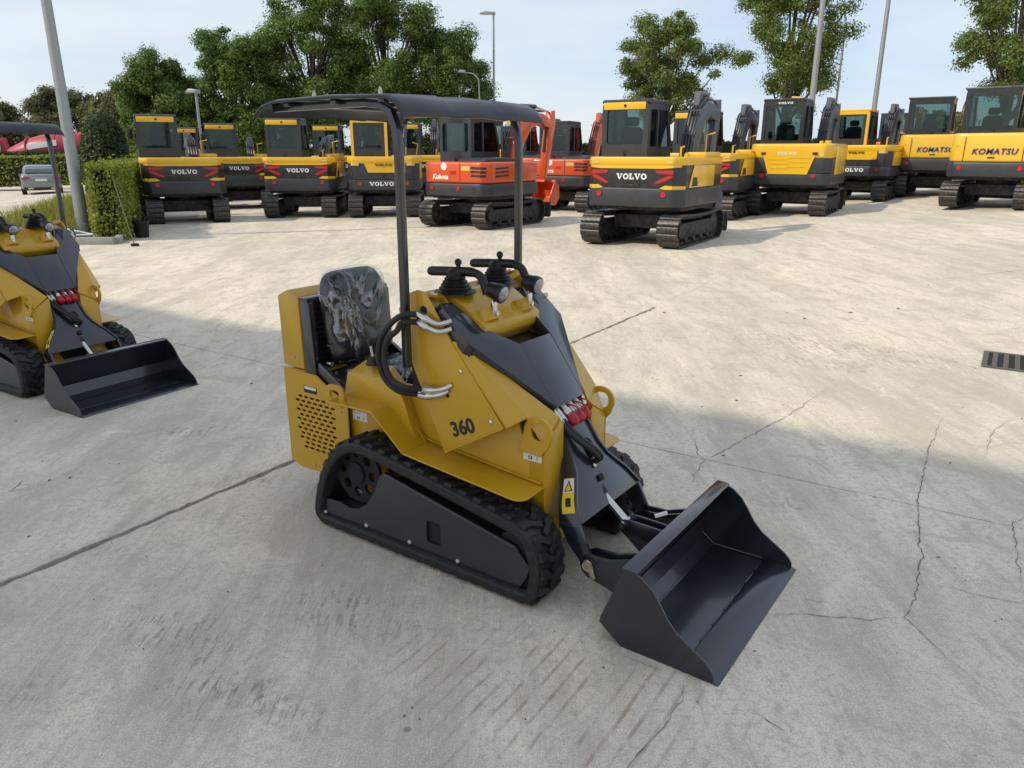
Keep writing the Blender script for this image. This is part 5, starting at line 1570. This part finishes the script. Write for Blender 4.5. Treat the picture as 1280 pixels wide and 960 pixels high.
def leaves_mesh(name, C, Nrm, size, material, ratio=0.62):
    """one four-cornered folded leaf per centre"""
    n = len(C)
    rv = nrg.normal(size=(n, 3))
    Nn = Nrm / np.maximum(1e-6, np.linalg.norm(Nrm, axis=1, keepdims=True))
    U = np.cross(Nn, rv); U /= np.maximum(1e-6, np.linalg.norm(U, axis=1, keepdims=True))
    V = np.cross(Nn, U)
    s = (size * nrg.uniform(.65, 1.35, n))[:, None]
    a = C - U * s * .5; b = C + V * s * .5 * ratio - Nn * s * .08; c = C + U * s * .5; d = C - V * s * .5 * ratio - Nn * s * .08
    co = np.stack([a, b, c, d], 1).reshape(-1, 3)
    me = bpy.data.meshes.new(name)
    me.vertices.add(4 * n); me.vertices.foreach_set('co', co.astype(np.float32).ravel())
    me.loops.add(4 * n); me.loops.foreach_set('vertex_index', np.arange(4 * n, dtype=np.int32))
    me.polygons.add(n); me.polygons.foreach_set('loop_start', np.arange(0, 4 * n, 4, dtype=np.int32))
    me.polygons.foreach_set('loop_total', np.full(n, 4, dtype=np.int32))
    me.update(calc_edges=True)
    me.materials.append(material)
    return me

def oak(x, y, h, rad, label, base=1.6, n_cl=46, per=330, leaf=.21, material=None, group='trees behind the excavators', name='oak_tree', seed=1, sparse=1.0, lean=0.0):
    global nrg
    nrg = np.random.default_rng(seed * 17 + 3)
    r_ = random.Random(seed)
    t = thing(name, label, 'tree', (x, y, zg(x, y)), r_.uniform(0, 6), group)
    H = h
    cl = []
    tries = 0
    zc, rz = (H + base) / 2, (H - base) / 2
    while len(cl) < n_cl and tries < 6000:
        tries += 1
        u = nrg.normal(size=3); u /= np.linalg.norm(u)
        rr = nrg.uniform(.30, 1.0) ** .6
        # the crown narrows upwards and downwards unevenly
        p = np.array([u[0] * rad * rr, u[1] * rad * rr, zc + u[2] * rz * rr * .93])
        wob = .78 + .22 * math.sin(p[0] * 2.1 + seed) * math.cos(p[2] * 1.7 + seed * 2)
        if np.hypot(p[0], p[1]) > rad * wob * math.sqrt(max(0.05, 1 - ((p[2] - zc) / rz) ** 2 * .8)): continue
        rc = rad * nrg.uniform(.10, .27)
        if any(np.linalg.norm(p - q[0]) < .55 * min(rc, q[1]) * sparse for q in cl): continue
        cl.append((p, rc))
    Cs, Ns = [], []
    for p, rc in cl:
        k = int(per * (rc / (rad * .20)) ** 1.7)
        d = nrg.normal(size=(k, 3)); d /= np.linalg.norm(d, axis=1, keepdims=True)
        rad_k = rc * (nrg.uniform(.15, 1.0, k) ** .55 + nrg.normal(0, .13, k))
        bump = 1 + .28 * np.sin(d[:, :1] * 5 + p[0] * 3) * np.sin(d[:, 1:2] * 6 + p[2])
        q = p + d * rad_k[:, None] * np.array([1.1, 1.1, .78]) * bump
        Cs.append(q); Ns.append(d * 1.0 + np.array([0, 0, .45]) + nrg.normal(size=(k, 3)) * .32)
    C = np.concatenate(Cs); Nn = np.concatenate(Ns)
    me = leaves_mesh('crown', C, Nn, leaf, material or M_OAK)
    simple('crown', me, t)
    tb = MB()
    tr_r = .05 * H ** .9 * .55
    top = Vector((nrg.uniform(-.2, .2), nrg.uniform(-.2, .2), H * .80))
    mid = Vector((nrg.uniform(-.15, .15), nrg.uniform(-.15, .15), H * .45))
    tb.tube(catmull([(0, 0, -.1), (0, 0, H * .2), mid, top], 5), [tr_r * (1 - .055 * i) for i in range(16)], 9)
    for p, rc in cl[::4]:
        st = Vector((0, 0, 0)).lerp(top, min(.92, max(.28, p[2] / H * .62))); st.x = mid.x * .5; st.y = mid.y * .5
        e = Vector(p)
        m_ = st.lerp(e, .5) + Vector((0, 0, -.12 * rad * .3))
        tb.tube(catmull([st, m_, e], 4), [tr_r * .38 * (1 - .09 * i) for i in range(9)], 6)
    tb.build('trunk', M_BARK, t, smooth=60)
    return t

TREES = [
 (-17.6, 40.5, 6.6, 2.4, 'lowest oak of the row, beside the dark clipped yew', 1.2, M_OAK),
 (-14.4, 42.0, 8.1, 2.6, 'broad oak standing between the lowest oak and the tallest pair', 1.2, M_OAK),
 (-10.9, 44.0, 10.6, 3.3, 'tall round oak, hedge side one of the tallest pair', 1.3, M_OAK),
 (-6.9, 45.0, 11.0, 3.4, 'tall spreading oak, orange machine side one of the tallest pair', 1.3, M_OAK),
 (-3.6, 45.5, 8.6, 2.9, 'oak at the row end nearest the double armed street lamp', 1.3, M_OAK),
]
for i, (x, y, h, rad, lab, base, m_) in enumerate(TREES):
    oak(x, y, h, rad, lab, base, 150, 560, .125, m_, 'oaks in a row behind the excavators', seed=i + 2)
oak(8.5, 44.0, 8.7, 3.0, 'small open crowned oak with loose branches behind the front excavator', 3.0, 62, 620, .125, M_OAK2, 'open oaks on the right', seed=21, sparse=1.5)
oak(14.6, 43.0, 11.3, 3.4, 'tall open crowned oak beside two grey lamp posts', 2.6, 84, 600, .125, M_OAK2, 'open oaks on the right', seed=22, sparse=1.4)
oak(21.6, 35.0, 9.6, 3.0, 'open crowned oak rising above the golden yellow excavators', 2.6, 78, 600, .115, M_OAK2, 'open oaks on the right', seed=23, sparse=1.4)
FARL = ['pale far tree behind the red mixer drums, furthest from the yew', 'pale far tree, middle one behind the red mixer drums', 'pale far tree between the red mixer drums and the yew']
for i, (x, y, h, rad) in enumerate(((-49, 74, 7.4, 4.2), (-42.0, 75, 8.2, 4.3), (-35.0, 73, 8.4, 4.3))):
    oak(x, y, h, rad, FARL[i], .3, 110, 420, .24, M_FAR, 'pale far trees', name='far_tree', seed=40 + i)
oak(-24.0, 56.5, 7.2, 3.5, 'rounded tree filling the gap behind the clipped yew', .3, 110, 520, .17, M_OAK, None, name='broad_tree', seed=50)
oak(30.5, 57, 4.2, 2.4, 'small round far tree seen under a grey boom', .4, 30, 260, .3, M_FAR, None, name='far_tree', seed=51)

def leafy_box(name, label, p0, p1, width, h, material, leaf, dens, cat='hedge', group=None, taper=0.0, round_=.06, seed=5):
    """clipped hedge: dark core, leaves over its faces with a slightly wavy surface"""
    global nrg
    nrg = np.random.default_rng(seed)
    a, b = Vector((*p0, 0)), Vector((*p1, 0))
    Ln = (b - a).length; ang = math.atan2(b.y - a.y, b.x - a.x)
    t = thing(name, label, cat, (a.x, a.y, zg(a.x, a.y)), ang, group)
    dz = zg(b.x, b.y) - zg(a.x, a.y)
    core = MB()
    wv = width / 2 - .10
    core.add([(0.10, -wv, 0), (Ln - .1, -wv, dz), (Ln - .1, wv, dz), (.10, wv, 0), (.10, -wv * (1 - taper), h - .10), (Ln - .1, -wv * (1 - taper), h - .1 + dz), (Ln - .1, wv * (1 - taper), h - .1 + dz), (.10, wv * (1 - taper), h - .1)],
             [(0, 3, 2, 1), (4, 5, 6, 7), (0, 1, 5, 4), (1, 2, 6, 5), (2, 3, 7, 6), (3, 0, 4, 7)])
    core.build('dark_core', M_CORE, t, smooth=0)  # solid near-black core, the foliage's inner shade put into its colour
    Cs, Ns = [], []
    def face(n, f, nrm):
        u, v = nrg.uniform(size=n), nrg.uniform(size=n)
        P = f(u, v)
        d = nrg.normal(0, .035, n) * np.where(nrg.uniform(size=n) < .07, 2.6, 1.0) + .04 * np.sin(P[:, 0] * 3.1) * np.sin(P[:, 2] * 4.3 + P[:, 0]) - .02
        nv = np.array(nrm, float)
        Cs.append(P + nv[None, :] * d[:, None])
        Ns.append(nv[None, :] * .7 + nrg.normal(size=(n, 3)) * .6 + np.array([0, 0, .35]))
    W = width / 2
    for s in (-1, 1):
        face(int(dens * Ln * h), lambda u, v: np.stack([u * Ln, s * W * (1 - taper * v) * np.ones_like(u), v * h + u * dz], 1), (0, s, 0))
    face(int(dens * Ln * width * 1.1), lambda u, v: np.stack([u * Ln, (v * 2 - 1) * W * (1 - taper), h + u * dz], 1), (0, 0, 1))
    for e, nx in ((0, -1), (Ln, 1)):
        face(int(dens * width * h * 1.3), lambda u, v: np.stack([np.full_like(u, e), (u * 2 - 1) * W * (1 - taper * v), v * h + (dz if e else 0)], 1), (nx, 0, 0))
    simple('foliage', leaves_mesh('foliage', np.concatenate(Cs), np.concatenate(Ns), leaf, material), t)
    return t

leafy_box('clipped_hedge', 'bright clipped hedge running back from the kerb beside the lamp post', (-7.58, 14.50), (-12.8, 27.4), .54, 1.40, M_HDG, .062, 900, seed=6)
leafy_box('clipped_hedge', 'low dark hedge directly behind the grey car', (-44, 46.5), (-13, 49.5), 1.2, 1.75, M_HDG, .17, 90, group='far hedges', seed=7)
leafy_box('clipped_hedge', 'dark hedge between the grey car and the red mixer drums', (-50, 55.5), (-18, 56.5), 1.2, 2.05, M_YEW, .18, 90, group='far hedges', seed=8)
leafy_box('clipped_hedge', 'long dark hedge along the back under the oaks', (-19, 49.5), (46, 50.5), 1.6, 2.0, M_YEW, .24, 55, group='far hedges', seed=9)

# clipped yew: a tall rounded cone
def yew():
    global nrg
    nrg = np.random.default_rng(77)
    x, y = -14.6, 28.4
    t = thing('clipped_yew', 'dark yew clipped into a tall rounded cone behind the bright hedge', 'shrub', (x, y, zg(x, y)), 0)
    n = 9000
    v = nrg.uniform(size=n); a = nrg.uniform(0, 2 * math.pi, n)
    H = 3.05
    r = .80 * np.where(v < .55, 1.0 - .18 * v, (1.0 - .099) * np.sqrt(np.maximum(0, 1 - ((v - .55) / .45) ** 2.2)) * .999)
    r = r * (1 + .05 * np.sin(a * 3 + v * 7)) + nrg.normal(0, .03, n)
    C = np.stack([r * np.cos(a), r * np.sin(a), v * H], 1)
    Nn = np.stack([np.cos(a), np.sin(a), .4 + v * .6], 1) + nrg.normal(size=(n, 3)) * .5
    simple('foliage', leaves_mesh('foliage', C, Nn, .12, M_YEW), t)
    MB().lathe([(.66, 0), (.60, 1.6), (.45, 2.3), (.2, 2.75), (.05, 2.85)], (0, 0, .02), 'z', 14).build('dark_core', M_CORE, t)  # near-black core carrying the yew's inner shade in its colour
yew()

# rough grass around the foot of the lamp post
def grass():
    global nrg
    nrg = np.random.default_rng(5)
    n = 26000
    u, v = nrg.uniform(size=n), nrg.uniform(size=n)
    P0 = np.array([-8.35, 14.75]); du = np.array([-5.2, 12.4]); dv = np.array([-1.75, -.3])
    xy = P0 + u[:, None] * du + v[:, None] * dv
    hgt = nrg.uniform(.12, .42, n) * (.6 + .8 * nrg.uniform(size=n))
    a = nrg.uniform(0, 2 * math.pi, n)
    w = .014
    lean = nrg.normal(0, .35, (n, 2)) * hgt[:, None]
    z0 = np.array([zg(px_, py_) for px_, py_ in xy])
    base1 = np.column_stack([xy[:, 0] + np.cos(a) * w, xy[:, 1] + np.sin(a) * w, z0])
    base2 = np.column_stack([xy[:, 0] - np.cos(a) * w, xy[:, 1] - np.sin(a) * w, z0])
    tip = np.column_stack([xy[:, 0] + lean[:, 0], xy[:, 1] + lean[:, 1], z0 + hgt])
    co = np.stack([base1, base2, tip], 1).reshape(-1, 3)
    me = bpy.data.meshes.new('rough_grass')
    me.vertices.add(3 * n); me.vertices.foreach_set('co', co.astype(np.float32).ravel())
    me.loops.add(3 * n); me.loops.foreach_set('vertex_index', np.arange(3 * n, dtype=np.int32))
    me.polygons.add(n); me.polygons.foreach_set('loop_start', np.arange(0, 3 * n, 3, dtype=np.int32)); me.polygons.foreach_set('loop_total', np.full(n, 3, dtype=np.int32))
    me.update(calc_edges=True); me.materials.append(M_GRS)
    o = bpy.data.objects.new('rough_grass', me); COL.objects.link(o)
    tag(o, 'rough tall yellow green grass around the lamp post foot', 'grass', kind='stuff')
grass()
soil = MB()
q = [Vector((-7.35, 14.05)), Vector((-12.6, 27.0)), Vector((-15.6, 26.7)), Vector((-10.3, 14.3))]
soil.add([(p.x, p.y, zg(p.x, p.y) + .012) for p in q], [(0, 1, 2, 3)])
tag(soil.build('planting_bed', mat('bed_soil', (.10, .085, .05), .95, var=.4, scale=6, bump=.5), None, smooth=0, fix=False), 'soil bed under hedge and grass', 'soil', kind='structure')
M_KERB = mat('kerb_stone', (.34, .33, .29), .9, var=.25, scale=8, bump=.4)
kerb = thing('bed_kerb', 'low concrete kerb around the hedge bed', 'kerb', (-7.3, 13.98, 0), R(0))
for i in range(3):
    MB().box(-1.0 * i - .98, -1.0 * i, 0, .12, 0, .13).build('kerb_stone', M_KERB, kerb, bevel=.015)
for i in range(13):
    c = MB().box(0, .985, -.06, .06, -.02, .125).build('kerb_stone', M_KERB, kerb, bevel=.015)
    c.location = (0.02 - i * 1.0 * math.cos(R(112)) * -1, .14 + i * 1.0 * math.sin(R(112)), zg(-7.3 + i * math.cos(R(112)), 13.98 + i)); c.rotation_euler = (0, 0, R(112))

# ------------------------------------------------------------------ lamp posts
M_GALV = mat('galvanised_steel', (0.34, 0.36, 0.36), 0.5, metal=0.5, var=0.15, scale=12, bump=.1, bscale=40)
def lamp_post(label, x, y, h, r0, r1, head=None, ang=0.0, group='street lamps', curve=False):
    t = thing('lamp_post', label, 'lamp post', (x, y, zg(x, y)), ang, group)
    n = 7
    if curve:
        path = [(0, 0, -.05), (0, 0, h * .5), (0, 0, h * .88), (.08, 0, h * .95), (.35, 0, h * .99), (.8, 0, h)]
        MB().tube(catmull(path, 4), [r0 + (r1 - r0) * i / 20 for i in range(21)], 10).build('pole', M_GALV, t, smooth=60)
    else:
        MB().tube([(0, 0, -.05 + (h + .05) * i / n) for i in range(n + 1)], [r0 + (r1 - r0) * i / n for i in range(n + 1)], 18).build('pole', M_GALV, t, smooth=60)
        MB().lathe([(r0 * 1.18, 0), (r0 * 1.18, .05), (r0 * 1.03, .07)], (0, 0, 0), 'z', 18).build('base_collar', M_GALV, t)
    x1 = .8 if curve else 0
    if head:
        MB().prism([(x1 - .10, h - .03), (x1 - .10, h + .10), (x1 + head * .6, h + .14), (x1 + head, h + .06), (x1 + head, h)], -.14, .14, 'xz').build('lamp_head', M_GALV, t, bevel=.03)
        MB().box(x1 + .08, x1 + head - .05, -.11, .11, h - .025, h + .002).build('lamp_glass', M_LENS, t)
    return t
lamp_post('thick galvanised lamp post rising out of the grass next to the hedge end', -8.42, 15.10, 9.2, .118, .055, .7, R(20))
lamp_post('tall slim lamp post with flat head beside the oaks', -1.0, 45.0, 8.7, .075, .05, .75, R(180))
lamp_post('short lamp post between the hedge side excavators', -11.5, 29.4, 3.75, .06, .045, .35, R(160))
lamp_post('thick grey pole in front of the tall open oak', 13.7, 36.8, 13.5, .15, .09, .7, R(0))
lamp_post('grey pole between the black cabbed and golden excavators', 17.4, 38.6, 13.5, .13, .07, .7, R(0))
lamp_post('thin lamp post with bent over top inside the open oak', 18.6, 46.2, 8.6, .07, .05, .45, R(180), curve=True)
lamp_post('thin bent lamp post against the row end oak', -1.75, 43.0, 5.6, .035, .028, .28, R(180), curve=True)

# ------------------------------------------------------------------ grey saloon car seen from behind
def make_car(x, y, ang):
    t = thing('parked_car', 'silver grey saloon car parked before the far hedge', 'car', (x, y, zg(x, y)), ang)
    M_CAR = mat('car_silver', (0.20, 0.22, 0.24), 0.28, metal=0.6, var=0.04, scale=2, coat=0.8)
    M_CGL = mat('car_glass', (0.015, 0.02, 0.025), 0.06, var=0.1, spec=0.8)
    M_TYR = mat('car_tyre', (0.012, .012, .012), .8, var=.2)
    M_TAIL = mat('tail_lamp', (0.45, .012, .015), .15, var=.2, coat=.5)
    st = [(-2.40, .78, .42, .80, .92), (-2.32, .86, .30, .84, 1.00), (-2.0, .90, .24, .88, 1.04), (-1.2, .92, .22, .92, 1.04), (.2, .92, .22, .92, 1.0), (1.2, .91, .22, .90, .96), (1.9, .88, .24, .84, .86), (2.3, .78, .32, .66, .74), (2.42, .60, .42, .55, .62)]
    vs, fs = [], []
    for (xx, w, zb, zs, zt_) in st:
        ring = [(w * .86, zb), (w, zb + .12), (w, zs * .72), (w * .985, zs), (w * .90, zt_), (0, zt_ + .015)]
        full = ring + [(-a, b) for a, b in reversed(ring[:-1])]
        vs += [(xx, a, b) for a, b in full]
    k = 11
    for i in range(len(st) - 1):
        for j in range(k):
            j2 = (j + 1) % k
            fs.append((i * k + j, i * k + j2, (i + 1) * k + j2, (i + 1) * k + j))
    fs += [tuple(range(k)), tuple(range((len(st) - 1) * k, len(st) * k))]
    body = MB().add(vs, fs).build('body', M_CAR, t, smooth=45)
    gh = [(-1.95, .74, 1.02, 1.05), (-1.35, .72, 1.02, 1.34), (-.75, .66, 1.02, 1.455), (0, .64, 1.0, 1.47), (.45, .66, .98, 1.40), (1.15, .74, .95, 1.0)]
    vs, fs = [], []
    for (xx, w, zb, zt_) in gh:
        vs += [(xx, w + (zt_ - zb) * .22, zb - .02), (xx, w, zt_ - .05), (xx, w * .8, zt_), (xx, -w * .8, zt_), (xx, -w, zt_ - .05), (xx, -w - (zt_ - zb) * .22, zb - .02)]
    k = 6
    for i in range(len(gh) - 1):
        for j in range(k):
            j2 = (j + 1) % k
            fs.append((i * k + j, i * k + j2, (i + 1) * k + j2, (i + 1) * k + j))
    fs += [tuple(range(k)), tuple(range((len(gh) - 1) * k, len(gh) * k))]
    MB().add(vs, fs).build('cabin', M_CAR, t, smooth=45)
    MB().plate([(-1.93, .64, 1.09), (-1.93, -.64, 1.09), (-1.18, -.56, 1.385), (-1.18, .56, 1.385)], -.012).build('rear_window', M_CGL, t, smooth=0)
    for s in (-1, 1):
        MB().plate([(-1.15, s * .775, 1.04), (.55, s * .765, 1.02), (.30, s * .668, 1.36), (-.70, s * .680, 1.40)], s * .012).build('side_window', M_CGL, t, smooth=0)
        tl = MB().prism([(s * .84, .76), (s * .86, .92), (s * .50, .91), (s * .52, .80)], -2.355, -2.43, 'yz').build('tail_lamp', M_TAIL, t, bevel=.02)
        MB().prism([(s * .62, .31), (s * .62, .37), (s * .38, .37), (s * .40, .31)], -2.40, -2.42, 'yz').build('exhaust_tip', M_CHR, t)
        for xx in (-1.42, 1.45):
            wh = MB().lathe([(.20, -.11), (.32, -.11), (.335, -.08), (.335, .08), (.32, .11), (.20, .11)], (xx, s * .80, .335), 'y', 22).build('wheel', M_TYR, t, smooth=40)
            MB().lathe([(.20, -.02), (.21, .02), (.05, .035)], (xx, s * .90, .335), (Vector((0, s, 0)), Vector((1, 0, 0)), Vector((0, 0, 1))), 16).build('rim', M_CHR, wh)
    MB().box(-2.425, -2.395, -.26, .26, .70, .81).build('number_plate', M_WHT, t, bevel=.006)
    MB().box(-2.44, -2.40, -.42, .42, .845, .865).build('boot_trim', M_CHR, t, bevel=.004)
    MB().box(-2.38, -2.28, -.80, .80, .28, .42).build('bumper_diffuser', M_BLK, t, bevel=.03)
    return t
make_car(-25.2, 41.8, R(122))

# ------------------------------------------------------------------ red mixer trucks behind the hedges
M_MRED = mat('mixer_red', (0.42, 0.022, 0.035), 0.4, var=0.1, scale=2, coat=.3)
def mixer(x, y, ang, label):
    t = thing('mixer_truck', label, 'truck', (x, y, zg(x, y)), ang, 'red concrete mixer trucks')
    ax = (Vector((.985, 0, .17)).normalized(), Vector((0, 1, 0)), Vector((-.17, 0, .985)).normalized())
    dr = MB().lathe([(.35, -3.2), (.70, -2.6), (1.08, -1.2), (1.18, -.2), (1.18, .9), (1.02, 1.8), (.92, 2.0), (.92, 2.5), (.70, 2.9), (.5, 3.0)], (0, 0, 2.35), ax, 24).build('drum', M_MRED, t, smooth=35)
    for h in (-1.2, .9):
        MB().lathe([(1.20, h - .05), (1.23, h), (1.20, h + .05)], (0, 0, 2.35), ax, 24).build('drum_band', M_MRED, dr)
    MB().plate([(-1.1, -1.24, 2.40), (1.0, -1.26, 2.72), (1.0, -1.22, 3.12), (-1.1, -1.18, 2.78)], .02).build('sign_panel', M_WHT, t, smooth=0)
    MB().box(-3.4, 3.6, -.45, .45, .55, .80).build('chassis', M_UNDER, t, bevel=.02)
    for xx in (-2.2, .8, 2.1):
        for s in (-1, 1):
            MB().lathe([(.2, -.14), (.48, -.14), (.5, 0), (.48, .14), (.2, .14)], (xx, s * .95, .50), 'y', 18).build('wheel', M_RUB, t)
    MB().prism([(-4.9, .6), (-4.9, 1.9), (-4.5, 2.2), (-3.45, 2.2), (-3.45, .6)], -1.1, 1.1, 'xz').build('truck_cab', M_MRED, t, bevel=.06)
    ld = MB().box(3.05, 3.10, -.85, -.80, .8, 3.3).build('ladder_rail', M_WHT, t)
    MB().box(3.05, 3.10, -.45, -.40, .8, 3.3).build('ladder_rail', M_WHT, t)
    for k in range(9):
        MB().box(3.055, 3.095, -.80, -.45, .95 + k * .27, .99 + k * .27).build('ladder_rung', M_WHT, t)
    MB().prism([(2.7, 3.0), (3.3, 3.3), (3.5, 2.2), (3.1, 2.0)], -.35, .35, 'xz').build('chute', M_MRED, t, bevel=.03)
mixer(-34.6, 59.3, R(8), 'red mixer truck with white sign panel and white ladder, nearer the yew')
mixer(-42.0, 60.2, R(8), 'red mixer truck standing behind its twin further from the yew')

# ------------------------------------------------------------------ pail, broom and white hose by the hedge
pl = thing('black_pail', 'black pail holding a tangle of wire beside the hedge', 'pail', (-7.36, 15.25, 0))
MB().lathe([(.125, 0), (.155, .29), (.165, .30), (.165, .32), (.150, .32), (.120, .02)], (0, 0, 0), 'z', 20).build('tub', M_BLK, pl, smooth=40)
wr = MB()
for k in range(7):
    a = k * .9
    wr.tube(catmull([(.10 * math.cos(a), .10 * math.sin(a), .2), (.14 * math.cos(a + .5), .14 * math.sin(a + .5), .42), (.03 * math.cos(a), .06, .60 - .03 * k), (-.12 * math.cos(a + .3), -.12 * math.sin(a), .40), (-.08 * math.cos(a), .08 * math.sin(a), .2)], 5), .006, 5)
wr.build('wire_tangle', M_BLK, pl, smooth=60)
br = thing('long_broom', 'long handled scraper leaning against the hedge', 'broom', (-6.80, 13.75, 0), 0)
MB().tube([(.0, .0, .03), (-.62, .78, 1.22)], .010, 8).build('handle', mat('weathered_handle', (.12, .10, .08), .7, var=.3), br)
MB().box(-.05, .07, -.04, .04, .0, .05).build('scraper_head', M_BLK, br, bevel=.006)
hs = MB()
for k in range(3):
    hs.tube(catmull([(-.35 + .05 * k, -.04, .03 + .03 * k), (-.1, .02 - .04 * k, .05 + .03 * k), (.25, -.05, .03), (.36 - .04 * k, -.12, .02), (.1, -.18, .02), (-.25, -.15, .02)], 5), .016, 8)
ho = hs.build('white_hose', M_WHT, None, smooth=60); ho.location = (-8.15, 14.35, .135)
tag(ho, 'small tangle of white hose lying at the hedge foot', 'hose')
